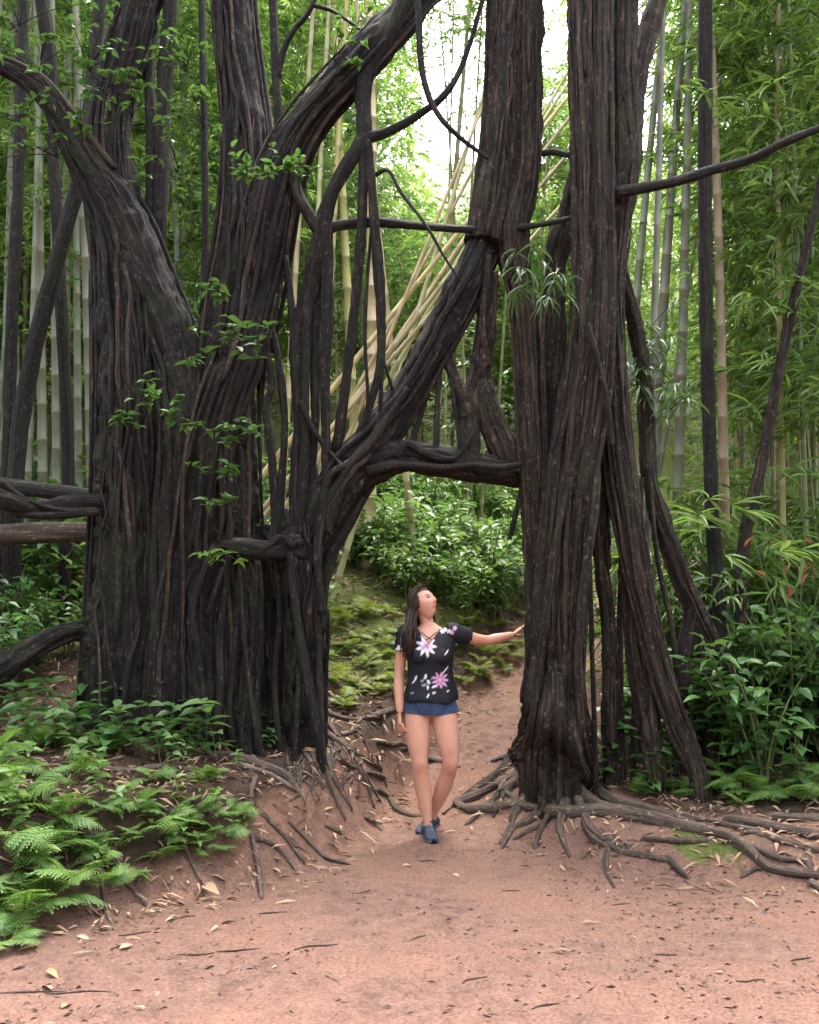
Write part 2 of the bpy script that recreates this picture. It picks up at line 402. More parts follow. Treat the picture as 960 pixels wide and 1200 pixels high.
def fused(strands, voxel, base, name, mat, parent, relief=1.0):
    V, Q, T = [], [], []; n = 0; samp = []; sid = []
    for k, (pts, r) in enumerate(strands):
        v, (q, t), _ = tube(pts, r, 18, max(16, len(pts) * 7), .16, k)
        V.append(v); Q.append(q + n); T.append(t + n); n += len(v)
    V, F, No = remeshed(np.concatenate(V), [np.concatenate(Q), np.concatenate(T)], voxel, 1)
    kd_pts, kd_fr = [], []
    for k, (pts, r) in enumerate(strands):
        C = catmull(np.column_stack([pts, r]), max(30, len(pts) * 12)); c = C[:, :3]
        Tn, Nn, Bn = frames(c); s = np.concatenate([[0], np.cumsum(np.linalg.norm(np.diff(c, axis=0), axis=1))])
        for i in range(len(c)): kd_pts.append(c[i]); kd_fr.append((k, s[i], Nn[i], Bn[i], Tn[i]))
    kd = kdtree.KDTree(len(kd_pts))
    for i, p in enumerate(kd_pts): kd.insert(p, i)
    kd.balance()
    idx = np.array([kd.find(p)[1] for p in V])
    cp = np.array(kd_pts)[idx]; fr_k = np.array([f[0] for f in kd_fr])[idx]; fr_s = np.array([f[1] for f in kd_fr])[idx]
    Nf = np.array([f[2] for f in kd_fr])[idx]; Bf = np.array([f[3] for f in kd_fr])[idx]; Tf = np.array([f[4] for f in kd_fr])[idx]
    q = V - cp
    g = np.stack([(q * Nf).sum(1) + fr_k * 3.7, (q * Bf).sum(1), fr_s + (q * Tf).sum(1) + fr_k], 1)
    d = np.abs(pnoise(g * (17, 17, 1.3))) * -.052 + pnoise(g * (34, 34, 2.6)) * .012 + pnoise(V * 5) * .02 + pnoise(g * (26, 26, 14)) * .006 + .008
    V = V + No * (d * relief)[:, None]
    return mk(name, mesh_np(name, V - base, F, True, dict(grain=g)), mat, parent), V

TREES = {}
# ---- left fig tree
baseL = P(240, 880, 6.8); baseL[2] = gz(baseL[0], baseL[1])
TL = thing('fig_tree', 'massive dark fig tree of fused trunks and hanging roots on the left bank', 'tree', baseL)
sL = [
 [(185,-330,7.1,18),(172,-120,7.0,25),(168,-20,7.0,25),(150,60,7.0,24),(130,140,7.0,23),(132,215,6.95,30),(152,310,6.9,40),(160,420,6.9,46),(158,560,6.9,46),(152,700,6.85,46),(148,885,6.75,52)],
 [(-120,40,6.5,9),(-30,68,6.55,9),(10,82,6.6,10),(45,103,6.65,12),(75,140,6.7,15),(103,190,6.75,20),(140,250,6.8,28),(172,330,6.8,30),(200,405,6.8,30),(215,500,6.75,30),(205,640,6.7,26),(198,760,6.65,24),(196,890,6.6,26)],
 [(262,-330,7.1,18),(270,-120,7.05,21),(273,0,7.0,22),(281,80,7.0,23),(289,160,6.95,25),(288,240,6.9,28),(282,320,6.85,32),(270,400,6.85,36),(262,500,6.85,38),(262,640,6.85,42),(262,760,6.8,46),(258,890,6.75,50)],
 [(640,-200,6.9,15),(560,-80,6.8,18),(500,-12,6.75,20),(455,38,6.7,22),(405,92,6.7,23),(362,140,6.75,23),(332,192,6.8,27),(314,260,6.8,30),(300,340,6.8,30),(282,420,6.75,30),(250,500,6.7,30),(235,600,6.7,28),(232,760,6.7,26),(228,890,6.6,28)],
 [(115,300,7.1,9),(118,420,7.05,10),(120,560,7.0,12),(118,700,6.95,13),(118,880,6.8,16)],
 [(300,620,6.95,22),(318,720,6.9,24),(322,880,6.8,30)],
 [(345,600,6.8,22),(352,640,6.75,28),(356,720,6.72,26),(356,800,6.7,23),(356,880,6.65,23)],
 [(290,645,6.7,13),(296,720,6.62,11),(294,800,6.6,12),(292,890,6.5,16)],
 [(255,640,6.6,9),(232,700,6.55,8),(228,745,6.55,9),(238,800,6.55,9),(246,890,6.5,10)],
 # the limb that climbs from the column to the other tree
 [(360,650,6.75,22),(378,605,6.75,28),(405,560,6.75,29),(440,515,6.78,22),(475,462,6.82,19),(510,402,6.85,19),(545,335,6.9,20),(566,290,6.98,20),(586,235,7.05,12)],
 # arch beam
 [(385,585,6.76,20),(425,552,6.76,22),(470,536,6.76,18),(520,540,6.78,18),(565,549,6.83,18),(622,556,7.0,15)],
 # shelf root
 [(352,640,6.62,16),(318,646,6.55,11),(285,642,6.55,10),(258,636,6.6,9)],
 # limbs at the far left
 [(150,592,6.8,14),(95,590,6.6,10),(40,596,6.45,10),(-10,585,6.35,13),(-90,600,6.2,14)],
 [(130,735,6.9,14),(80,742,6.7,12),(40,760,6.6,14),(-20,800,6.45,15),(-90,840,6.3,16)],
]
SL = [strand(r) for r in sL]
for k in (0, 1, 2, 3, 4, 5, 6, 7, 8): SL[k] = grounded(*SL[k])
trunkL, _ = fused(SL, .0125, baseL, 'trunk', M['bark'], TL)

# ---- right fig tree
baseR = P(650, 925, 6.6); baseR[2] = gz(baseR[0], baseR[1])
TR = thing('fig_tree', 'tall fig tree of braided reddish trunks with spreading surface roots', 'tree', baseR)
sR = [
 [(588,-330,7.0,13),(592,-80,6.95,17),(590,60,6.92,18),(585,160,6.9,19),(574,250,6.9,21),(568,285,6.9,22)],
 [(622,-330,7.0,12),(622,-80,6.95,15),(620,100,6.95,16),(616,200,6.92,17),(600,280,6.92,20),(612,340,6.9,15),(618,420,6.88,15),(622,520,6.86,16),(628,620,6.84,16),(634,720,6.8,18),(632,820,6.78,21),(630,895,6.78,22)],
 [(676,-330,6.8,14),(678,-80,6.7,15),(682,100,6.65,15),(684,220,6.62,15),(684,320,6.6,14),(682,410,6.6,17),(668,500,6.6,19),(655,600,6.6,20),(648,700,6.6,21),(645,800,6.62,23),(642,900,6.68,25)],
 [(706,-330,6.8,13),(704,-80,6.7,15),(702,100,6.65,15),(704,220,6.62,16),(706,320,6.6,15),(702,400,6.58,18),(694,480,6.58,19),(680,560,6.56,21),(672,660,6.55,20),(668,760,6.55,18),(666,850,6.58,17),(664,925,6.62,16)],
 [(742,-330,6.9,12),(734,-80,6.8,15),(730,80,6.78,17),(734,180,6.75,18),(728,250,6.72,14),(718,330,6.7,12),(716,420,6.7,15),(722,510,6.7,16),(732,590,6.68,16),(746,670,6.66,14),(764,750,6.62,12),(790,840,6.58,11),(822,915,6.5,9)],
 [(830,-200,7.0,8),(785,-60,6.95,10),(765,20,6.9,11),(748,90,6.85,11),(738,170,6.8,12)],
 [(650,440,6.9,12),(645,560,6.95,14),(655,700,6.95,13),(672,800,6.95,12),(690,905,6.9,12)],
 [(718,420,6.75,9),(706,540,6.8,9),(704,640,6.85,9),(714,740,6.85,9),(716,905,6.85,11)],
 [(735,600,6.7,10),(738,700,6.75,11),(752,800,6.72,13),(768,905,6.65,11)],
 [(716,285,6.75,9),(732,335,6.9,9),(748,395,7.05,9),(756,470,7.12,9),(762,560,7.12,10),(785,640,7.1,11),(812,710,7.1,12),(842,770,7.1,12),(862,820,7.05,13),(868,915,7.0,14)],
 [(812,712,7.1,10),(802,770,7.05,8),(792,905,6.95,8)],
 [(815,715,7.1,9),(826,790,7.05,7),(835,910,6.95,8)],
 # flare to the left
 [(640,760,6.65,15),(626,830,6.6,13),(610,878,0,10),(588,905,0,8),(564,924,0,7),(540,940,0,5),(520,955,0,2)],
 [(652,790,6.5,12),(636,860,6.45,9),(618,900,0,7),(600,922,0,6),(586,944,0,4),(578,960,0,2)],
 [(656,790,6.45,9),(656,860,6.4,8),(652,915,0,7),(650,945,0,5),(640,970,0,2)],
 [(664,820,6.5,10),(676,880,6.42,8),(694,922,0,7),(722,944,0,6),(760,952,0,4),(800,958,0,2)],
 [(640,800,6.6,14),(622,868,6.7,9),(604,884,0,8),(590,890,0,5),(575,893,0,2)],
 # stems standing on the arch
 [(574,320,6.95,12),(571,380,6.92,12),(563,440,6.9,13),(574,485,6.88,16),(590,525,6.87,17),(600,556,6.87,12)],
 [(563,430,6.9,11),(550,480,6.88,13),(548,545,6.82,13)],
 [(516,398,6.85,8),(533,445,6.86,7),(548,485,6.86,8)],
 # the knot between stems
 [(676,200,6.75,8),(664,255,6.82,13),(650,310,6.88,13),(652,380,6.88,13),(648,450,6.9,13)],
]
SR = [strand(r) for r in sR]
for k in (1, 2, 3, 4, 6, 7, 8, 9, 10, 11): SR[k] = grounded(*SR[k])
trunkR, _ = fused(SR, .0115, baseR, 'trunk', M['bark_r'], TR)

# ---- single tubes as parts of the trees
def part_tube(tree, base, name, pts, r, mat, sides=9, rough=.18, seed=None, n=None):
    v, f, g = tube(pts, r, sides, n or len(pts) * 8, rough, random.randint(1, 999) if seed is None else seed)
    ge = Geo().addmulti(v, f, grain=g)
    return mk(name, ge.mesh(name, base), mat, tree)
def branch(tree, base, rows, name='branch', mat='bark', **kw):
    pts, r = strand(rows); return part_tube(tree, base, name, pts, r, M[mat], **kw)

# left tree: branches
branch(TL, baseL, [(208,-200,7.05,10),(200,0,7.0,9),(192,120,7.0,9),(188,250,6.95,9),(183,330,6.95,8)], 'stem')
branch(TL, baseL, [(186,-160,7.1,4),(180,0,7.08,5),(176,90,7.05,6),(178,180,7.0,7),(176,300,6.95,7)], 'stem')
branch(TL, baseL, [(432,60,6.65,11),(426,110,6.62,10),(426,160,6.6,9),(408,192,6.6,9),(390,225,6.62,8),(380,258,6.64,10),(372,300,6.66,11),(362,350,6.7,12),(350,395,6.72,11),(352,470,6.7,9),(362,540,6.7,9),(372,600,6.7,8)])
branch(TL, baseL, [(428,162,6.6,8),(450,156,6.58,6),(482,140,6.55,5),(518,114,6.5,4.5),(540,80,6.48,3.5),(560,20,6.4,3),(580,-60,6.3,2)])
branch(TL, baseL, [(374,272,6.64,7),(400,264,6.64,6),(434,260,6.65,6.5),(480,264,6.7,5),(525,268,6.75,4.5),(575,270,6.85,5)])
branch(TL, baseL, [(486,-60,6.4,4),(491,30,6.4,4),(496,90,6.4,4),(512,132,6.4,3.5),(538,160,6.4,3),(572,186,6.42,2)])
branch(TL, baseL, [(316,-120,6.8,5),(320,0,6.8,5),(323,80,6.8,5),(328,175,6.82,6)])
branch(TL, baseL, [(384,-60,6.7,3),(366,6,6.72,3),(344,36,6.75,3.5),(332,60,6.78,4),(326,90,6.8,4)])
branch(TL, baseL, [(366,6,6.72,2.5),(388,12,6.68,2.2),(410,26,6.66,2),(430,40,6.66,2)])
branch(TL, baseL, [(480,-20,6.55,9),(462,30,6.58,9),(440,70,6.62,9),(425,105,6.64,8)])
branch(TL, baseL, [(340,205,6.7,9),(350,230,6.66,7),(362,252,6.64,7),(375,272,6.64,8)])
branch(TL, baseL, [(262,212,7.2,5),(258,280,7.2,5),(245,340,7.15,5),(232,410,7.0,5)], 'stem')
branch(TL, baseL, [(425,582,6.72,6),(410,612,6.72,7),(390,648,6.7,7),(380,690,6.68,6),(376,740,6.66,6)])
branch(TL, baseL, [(440,205,6.6,3),(455,200,6.55,2.4),(470,225,6.5,2.2),(500,265,6.45,2),(520,300,6.45,1.6),(540,330,6.45,1.2)])
branch(TL, baseL, [(20,603,6.4,4),(60,604,6.42,4.5),(115,600,6.6,5)], 'aerial_root')
branch(TL, baseL, [(2,565,6.35,5),(30,585,6.4,4),(70,598,6.45,4),(112,598,6.6,4)], 'aerial_root')
# right tree: branches
branch(TR, baseR, [(720,226,6.6,8),(745,222,6.55,6.5),(790,213,6.45,6),(832,200,6.35,6),(880,186,6.25,5.5),(935,160,6.1,5),(1000,138,6.0,4),(1080,120,5.9,3)], mat='darkbark')
branch(TR, baseR, [(600,268,6.85,4),(640,262,6.65,3.5),(692,250,6.62,3)], mat='darkbark')
branch(TR, baseR, [(635,180,6.9,4),(650,178,6.85,4),(668,182,6.75,4)], mat='darkbark')

# hanging roots of the arch and the window between the trunks (photo-placed)
LR = [
 [(426,165,6.6,5),(424,260,6.6,6),(414,380,6.62,6),(404,460,6.66,6),(394,530,6.7,7)],
 [(431,165,6.58,5),(440,270,6.58,6),(446,360,6.6,6),(445,430,6.62,5),(428,490,6.66,5),(404,545,6.7,6)],
 [(436,255,6.6,2),(428,380,6.6,2),(431,470,6.62,2),(424,520,6.7,2)],
 [(448,420,6.62,2.5),(446,480,6.66,2.5),(447,505,6.72,3)],
 [(450,424,6.66,2),(458,450,6.7,2),(464,468,6.76,2)],
 [(384,265,6.64,7),(383,380,6.64,7),(381,470,6.64,6),(383,560,6.64,6),(380,615,6.66,6)],
 [(372,300,6.7,6),(370,420,6.7,6),(368,520,6.68,5),(360,600,6.68,6)],
 [(368,285,6.66,4),(362,350,6.66,6),(358,450,6.64,5),(356,540,6.62,6),(350,630,6.62,7)],
 [(335,300,6.7,3),(342,360,6.69,4.5),(345,410,6.68,5),(350,480,6.66,5),(345,560,6.64,6),(346,640,6.62,6)],
 [(306,345,6.74,3),(322,400,6.73,4),(330,450,6.72,5),(334,500,6.7,4),(330,570,6.68,5),(326,640,6.66,5)],
 [(296,360,6.72,3),(312,410,6.71,4),(318,450,6.7,4.5),(312,480,6.68,4.5),(318,530,6.66,5),(322,600,6.66,5),(318,645,6.6,5)],
 [(352,470,6.6,3.5),(365,500,6.6,3.5),(378,520,6.62,3.5),(388,540,6.66,4)],
 [(386,530,6.6,2.5),(400,545,6.58,2.5),(405,548,6.62,3)],
 [(515,425,6.82,4),(513,470,6.8,3.5),(511,535,6.72,4)],
 [(503,455,6.85,3),(492,490,6.82,3),(480,525,6.74,4)],
 [(525,418,6.85,3),(532,470,6.8,2.5),(540,525,6.74,3)],
 [(556,500,6.75,3),(545,522,6.7,3),(530,538,6.68,4),(500,532,6.65,5),(478,520,6.66,6),(462,535,6.66,6)],
 [(610,545,6.72,4),(585,548,6.66,4),(555,545,6.66,4),(520,548,6.64,4),(470,545,6.62,5),(430,552,6.6,6)],
 [(478,455,6.68,4),(455,490,6.65,5),(430,525,6.6,6),(408,548,6.58,6),(396,580,6.58,6),(382,625,6.58,6)],
 [(405,545,6.56,4),(385,560,6.56,5),(378,600,6.56,5),(372,650,6.52,5),(378,720,6.5,5)],
 [(345,640,6.5,4),(330,630,6.5,3.5),(312,642,6.5,4),(298,648,6.5,4),(280,636,6.52,3)],
 [(340,650,6.52,4),(345,700,6.5,5),(354,760,6.48,6),(368,830,6.45,6),(378,885,6.4,5)],
 [(322,650,6.6,3),(328,720,6.6,3),(322,800,6.58,3.5),(330,890,6.5,4)],
 [(280,650,6.5,2.5),(284,720,6.48,3),(292,800,6.46,3),(306,885,6.42,3.5)],
 [(300,830,6.46,3),(304,860,6.44,2.5),(310,890,6.4,3)],
 [(350,790,6.46,3),(348,840,6.44,3),(344,895,6.4,3.5)],
 [(258,640,6.55,4),(244,660,6.5,4),(232,690,6.48,4),(226,720,6.48,4),(232,760,6.48,4),(240,820,6.48,4),(246,885,6.45,5)],
 [(262,665,6.5,3),(252,695,6.48,3),(244,720,6.48,3)],
 [(375,640,6.56,4),(372,700,6.54,4),(374,780,6.5,4),(376,870,6.42,5)],
 [(268,600,6.6,3),(270,650,6.55,3),(262,700,6.55,3),(270,890,6.5,4)],
]
RR = [
 [(572,300,6.8,4),(566,380,6.82,4),(574,430,6.84,3)],
 [(688,380,6.42,4),(700,420,6.4,3.5),(712,470,6.42,3),(718,520,6.46,3)],
 [(640,330,6.75,3),(636,420,6.75,3),(640,520,6.74,4),(640,620,6.7,4),(628,700,6.62,4)],
 [(700,560,6.42,5),(694,620,6.4,5),(682,700,6.38,5),(678,790,6.42,5),(684,870,6.46,5),(698,912,0,5),(716,932,0,3.5),(735,942,0,2)],
 [(668,560,6.4,4),(650,640,6.38,4),(640,720,6.4,5),(630,800,6.46,5),(620,866,6.54,5),(604,902,0,4),(588,924,0,3),(575,940,0,2)],
 [(760,540,7.0,3),(770,650,6.98,3),(788,740,6.95,3),(795,840,6.9,3)],
 [(690,640,6.7,3),(694,760,6.7,3),(698,900,6.68,3.5)],
 [(730,640,6.9,4),(726,760,6.9,4),(730,905,6.85,4)],
 [(752,560,7.05,3),(748,680,7.0,3),(744,800,6.95,3),(742,905,6.9,4)],
]
for rows in LR:
    pts, r = strand(rows)
    if rows[-1][1] > 860: pts, r = grounded(pts, r, .05)
    part_tube(TL, baseL, 'aerial_root', pts, r, M['bark'], rough=.25)
for rows in RR:
    pts, r = strand(rows)
    if rows[-1][1] > 860: pts, r = grounded(pts, r, .05)
    part_tube(TR, baseR, 'aerial_root', pts, r, M['bark_r'], rough=.25)

# roots that hug the trunks, following a strand down
def hug(tree, base, S, ids, n, mat, rmin, rmax, front=.85):
    for _ in range(n):
        k = random.choice(ids); pts, r = S[k]
        C = catmull(np.column_stack([pts, r]), 60); T, N, B = frames(C[:, :3])
        a = random.uniform(0, .75); b = min(1.0, a + random.uniform(.2, .7))
        i = np.unique(np.linspace(a * 59, b * 59, 14).astype(int))
        if len(i) < 5: continue
        ph = random.gauss(0, front) + np.cumsum(np.random.default_rng(random.randint(0, 10**6)).normal(0, .09, len(i)))
        N0 = np.array([0, -1.0, 0]); out = []; ofs = random.uniform(.96, 1.14); mt = M['bark_light'] if random.random() < .25 else mat
        for j, q in enumerate(i):
            t = T[q]; n0 = N0 - t * (N0 @ t); n0 /= max(np.linalg.norm(n0), 1e-6); b0 = np.cross(t, n0)
            out.append(C[q, :3] + C[q, 3] * ofs * (math.cos(ph[j]) * n0 + math.sin(ph[j]) * b0))
        rr = random.uniform(rmin, rmax) * np.linspace(.75, 1.1, len(out)); rr[0] *= .5
        if b < .98: rr[-1] *= .4
        part_tube(tree, base, 'aerial_root', np.array(out), rr, mt, 7, .22, None, 30)
hug(TL, baseL, SL, [0, 0, 1, 2, 2, 3, 4, 5, 6, 6, 7, 9], 190, M['bark'], .007, .028)
hug(TR, baseR, SR, [1, 2, 2, 3, 3, 4, 6, 7, 8, 9, 0], 140, M['bark_r'], .006, .022)

for tree, base, cs in ((TL, baseL, [(180, -420), (262, -420), (420, -330), (0, -250)]), (TR, baseR, [(600, -420), (690, -430), (760, -380)])):
    g = np.random.default_rng(31); O = np.concatenate([P(a, b, 6.9) + g.normal(0, .9, (26, 3)) * (1, 1, .5) for a, b in cs]) - base; CROWNS = globals().setdefault('CROWNS', []); CROWNS.append((tree, O))

# ---- roots lying on the ground (photo pixels dropped on the terrain)
def ground_root(tree, base, rows, mat='root', lift=.45, name='surface_root'):
    pts, rr = [], []
    for px, py, rp in rows:
        p = G(px, py); r = rad(rp, p); p[2] += r * lift; pts.append(p); rr.append(r)
    pts = np.array(pts); n = max(14, len(pts) * 7); C = catmull(np.column_stack([pts, rr]), n)
    h = terrain(C[:, 0], C[:, 1]); C[:, 2] = np.maximum(C[:, 2], h + C[:, 3] * .1)
    C[0, 2] = h[0] - .02; C[-1, 2] = h[-1] - C[-1, 3]
    v, f, g = tube(C[:, :3], C[:, 3], 10, n, .2, random.randint(1, 999))
    return mk(name, Geo().addmulti(v, f, grain=g).mesh(name, base), M[mat], tree)
for rows in [
 [(640,905,7),(606,914,7),(570,930,6),(545,940,6),(536,944,6),(548,951,6),(575,950,6),(598,945,6),(630,950,7),(668,956,8),(712,956,10),(752,962,10),(795,972,9),(835,980,8),(862,988,7),(884,1005,6),(902,1020,6),(930,1026,6),(975,1030,5)],
 [(600,915,5),(625,936,5),(650,950,5),(690,956,5)],
 [(612,900,5),(596,915,5),(588,930,4),(606,946,4)],
 [(684,962,4),(688,976,4),(702,990,4),(728,1000,4),(760,1006,4),(788,1012,4)],
 [(690,966,3.5),(705,982,3.5),(735,996,3.5)],
 [(714,992,3.5),(710,1008,3.5),(711,1024,3),(720,1042,2)],
 [(690,905,5),(700,925,5),(722,940,5),(752,948,5),(790,958,4),(830,975,4)],
 [(752,984,3),(780,986,4),(808,987,4),(832,986,3)],
 [(784,1008,5),(792,1018,5),(806,1030,4)],
 [(850,962,5),(890,968,6),(930,976,6),(975,984,5)],
 [(870,978,4),(905,984,4),(940,994,4),(975,1002,4)],
 [(900,958,5),(940,962,6),(985,970,6)],
 [(860,990,4),(890,998,4),(915,1008,4),(950,1012,4)],
 [(948,998,4),(947,1010,4),(949,1022,4)],
 [(906,1014,3),(885,1022,3),(868,1030,2)],
 [(950,1036,5),(966,1046,5)],
 [(650,925,9),(640,945,7),(622,962,5),(600,975,4),(585,990,2)],
 [(636,915,9),(618,935,7),(602,955,5),(598,975,3),(588,995,2)],
 [(660,930,9),(662,950,7),(656,972,5),(662,992,3),(668,1005,2)],
 [(672,920,9),(690,940,7),(716,950,6),(750,957,5),(790,962,4)],
 [(645,920,8),(648,948,6),(634,975,4),(626,995,2)],
 [(668,925,8),(682,950,6),(690,968,5),(706,984,3),(726,994,2)],
 [(628,905,8),(604,920,7),(580,938,5),(560,956,3),(545,968,2)],
 [(655,945,4),(640,965,3),(620,975,3),(600,985,2)],
 [(610,950,3),(600,965,3),(590,985,2)],
 [(780,955,4),(815,962,4),(850,968,4),(890,975,3)],
]: ground_root(TR, baseR, rows)
for rows in [
 [(376,832,4),(395,842,4),(415,846,4),(432,843,4),(452,836,4),(478,828,3)],
 [(380,842,3),(398,866,3),(415,892,3),(432,918,2.5),(446,940,2)],
 [(385,862,4),(405,878,3.5),(428,890,3),(446,902,3)],
 [(384,872,3),(396,888,3),(412,900,3),(424,908,3),(432,928,3),(438,948,2)],
 [(378,880,3.5),(388,905,3.5),(400,930,3),(412,950,2)],
 [(372,885,3),(384,915,3),(396,945,3),(404,962,2)],
 [(428,905,3),(448,912,3),(452,922,2)],
 [(440,925,3),(455,936,3.5),(466,950,3.5),(482,957,3),(500,958,2)],
 [(385,864,2.5),(405,862,2.5),(424,852,2)],
 [(300,948,3),(318,966,3),(340,990,3),(356,1012,2)],
 [(294,978,4),(298,1000,4),(304,1030,4),(307,1054,2.5)],
 [(296,984,4),(318,990,4),(334,1004,3.5),(348,1022,2)],
 [(336,962,2.5),(356,982,2.5),(378,1004,2.5),(412,1014,1.6)],
 [(380,968,2),(396,976,2),(406,984,1.5)],
 [(426,958,2.5),(440,968,2.5),(448,974,1.5)],
 [(362,925,2.5),(370,914,3),(380,922,2.5)],
 [(205,882,5),(240,888,6),(275,892,7),(310,902,7),(336,912,5),(350,930,3)],
 [(280,900,4),(310,908,4),(335,922,4),(350,932,3),(340,940,2)],
 [(60,905,4),(100,900,4),(150,905,4),(200,900,4),(240,910,3)],
 [(30,962,7),(62,968,7),(92,974,7),(112,980,7),(126,990,6),(135,1008,5),(145,1030,5),(158,1048,4),(172,1064,3)],
 [(200,950,4),(210,975,4),(222,1005,3),(238,1040,2)],
 [(116,1012,3),(119,1040,3),(126,1074,3),(132,1084,2)],
 [(300,910,3),(294,935,3),(296,955,2)],
 [(470,880,3),(490,888,3),(512,893,3),(540,900,2)],
 [(440,870,3),(462,875,3),(480,880,3)],
]: ground_root(TL, baseL, rows)
# tangle of fine roots below the left column
for k in range(46):
    px = random.uniform(335, 425); py = random.uniform(868, 905); a = random.uniform(-.4, 1.0)
    L = random.uniform(20, 60); rows = []
    for t in np.linspace(0, 1, 4):
        rows.append((px + L * t * math.sin(a) + random.uniform(-5, 5), py + L * t * math.cos(a) * .8 + random.uniform(-3, 3), random.uniform(1.1, 2.2) * (1 - .4 * t)))
    ground_root(TL, baseL, rows, lift=.7)

# ------------------------------------------------------------------ leaf templates
def lance_leaf():
    V = np.array([(0,0,0),(.38,.5,.03),(.4,0,-.02),(.38,-.5,.03),(.78,.26,-.06),(.8,0,-.1),(.78,-.26,-.06),(1,0,-.22)], float)
    F = np.array([(0,2,1),(0,3,2),(1,2,5),(1,5,4),(2,3,6),(2,6,5),(4,5,7),(5,6,7)]); return V, F
def ovate_leaf():
    us = [0,.1,.3,.55,.8,1]; ws = [.03,.26,.5,.46,.22,0]; V = []; F = []
    for u, w in zip(us, ws):
        z = -.28 * u * u + .05 * u
        V += [(u, w, z + .22 * w), (u, 0, z), (u, -w, z + .22 * w)]
    for k in range(5):
        a = k * 3
        F += [(a,a+1,a+4),(a,a+4,a+3),(a+1,a+2,a+5),(a+1,a+5,a+4)]
    return np.array(V, float), np.array(F)
LANCE, OVATE = lance_leaf(), ovate_leaf()
def place(tpl, O, D, L, W, up=None, roll=None):
    """many leaves at once: origins O, directions D, lengths L, widths W"""
    V, F = tpl; n = len(O); D = D / np.linalg.norm(D, axis=1)[:, None]
    U = np.tile([0, 0, 1.0], (n, 1)) if up is None else up
    S = np.cross(U, D); S /= np.maximum(np.linalg.norm(S, axis=1), 1e-6)[:, None]; Nn = np.cross(D, S)
    if roll is not None:
        c, s = np.cos(roll)[:, None], np.sin(roll)[:, None]; S, Nn = c * S + s * Nn, -s * S + c * Nn
    out = O[:, None] + V[None, :, :1] * (L[:, None, None] * D[:, None]) + V[None, :, 1:2] * (W[:, None, None] * S[:, None]) + V[None, :, 2:] * (L[:, None, None] * Nn[:, None])
    Fo = (F[None] + (np.arange(n) * len(V))[:, None, None]).reshape(-1, F.shape[1])
    return out.reshape(-1, 3), Fo

# ------------------------------------------------------------------ bamboo
def culm_mesh(H, r, bend, seed):
    g = np.random.default_rng(seed); zs = []; rs = []; nd = []
    z = -.3; inter = .22
    while z < H:
        zs += [z, z + .012, z + .03, z + inter * .5]; k = max(.12, 1 - max(z, 0) / H) ** .6
        rs += [r * k * .97, r * k * 1.16, r * k * .98, r * k]; nd += [.5, 1, .4, 0]
        inter = min(.42, inter + .02) * g.uniform(.94, 1.06); z += inter
    zs = np.array(zs); rs = np.array(rs); s = 8
    off = bend * (np.clip(zs, 0, None) / H) ** 2.4 * H
    th = np.linspace(0, 2 * np.pi, s, endpoint=False)
    V = np.stack([off[:, None] + rs[:, None] * np.cos(th), rs[:, None] * np.sin(th), zs[:, None] + 0 * th], -1).reshape(-1, 3)
    k = np.arange(len(zs) - 1)[:, None] * s; j = np.arange(s)[None]; j2 = (j + 1) % s
    Q = np.stack([k + j, k + j2, k + s + j2, k + s + j], -1).reshape(-1, 4)
    return mesh_np('culm', V, Q, True, dict(node=np.repeat(nd, s)))
def sprays(g, O, az, el, bl, ntw, nlf, L0, W0):
    """leafy branches: origins O, azimuth, elevation, length -> leaf arrays"""
    n = len(O); t = np.linspace(.25, 1, ntw)
    d = np.stack([np.cos(az) * np.cos(el), np.sin(az) * np.cos(el), np.sin(el)], 1)
    pts = O[:, None] + d[:, None] * (bl[:, None] * t)[..., None]
    pts[..., 2] -= (bl[:, None] * t ** 2) * .38
    pts = pts + g.normal(0, .05, pts.shape) * bl[:, None, None]
    pts = np.repeat(pts.reshape(-1, 3), nlf, 0); m = len(pts)
    dd = np.repeat(np.repeat(d, ntw, 0), nlf, 0) * np.array([1, 1, .3]); dd = dd + g.normal(0, .62, (m, 3)) * np.array([1, 1, .55]); dd[:, 2] -= .35
    return pts, dd, g.uniform(.6, 1.25, m) * L0, g.uniform(.7, 1.2, m) * W0
def bamboo_foliage(H, bend, seed, z0, nb=95, L0=.17, W0=.024):
    g = np.random.default_rng(seed); z = z0 + (H - z0) * g.uniform(0, 1, nb) ** .85; az = g.uniform(0, 2 * np.pi, nb)
    O = np.stack([bend * (z / H) ** 2.4 * H, 0 * z, z], 1)
    pts, dd, L, W = sprays(g, O, az, g.uniform(.1, .8, nb), g.uniform(.5, 1.5, nb), 6, 5, L0, W0)
    V, F = place(LANCE, pts, dd, L, W, roll=g.normal(0, .5, len(L)))
    return mesh_np('foliage', V, F, True)
VAR = []
for k in range(9):
    H = random.uniform(9.5, 13); bend = random.uniform(.02, .13)
    VAR.append((H, culm_mesh(H, .033, bend, k), bamboo_foliage(H, bend, 50 + k, (.8, 1.6, 2.6)[k % 3], 140, .19, .028)))
VAR_STRAIGHT = (12.0, culm_mesh(12.0, .033, .02, 77), bamboo_foliage(12.0, .02, 78, 5.0, 50))
VAR_LOW = (12.0, culm_mesh(12.0, .033, .03, 75), bamboo_foliage(12.0, .03, 76, 2.2, 95, .20, .028))
VAR_BARE = (9.0, culm_mesh(9.0, .033, .0, 79), None)
for v in VAR + [VAR_STRAIGHT, VAR_LOW, VAR_BARE]:
    v[1].materials.append(M['culm'])
    if v[2]: v[2].materials.append(M['bamboo_leaf'])
dark_fol = []
for v in VAR[:4]:
    f = v[2].copy(); f.materials.clear(); f.materials.append(M['bamboo_leaf_dark']); dark_fol.append(f)
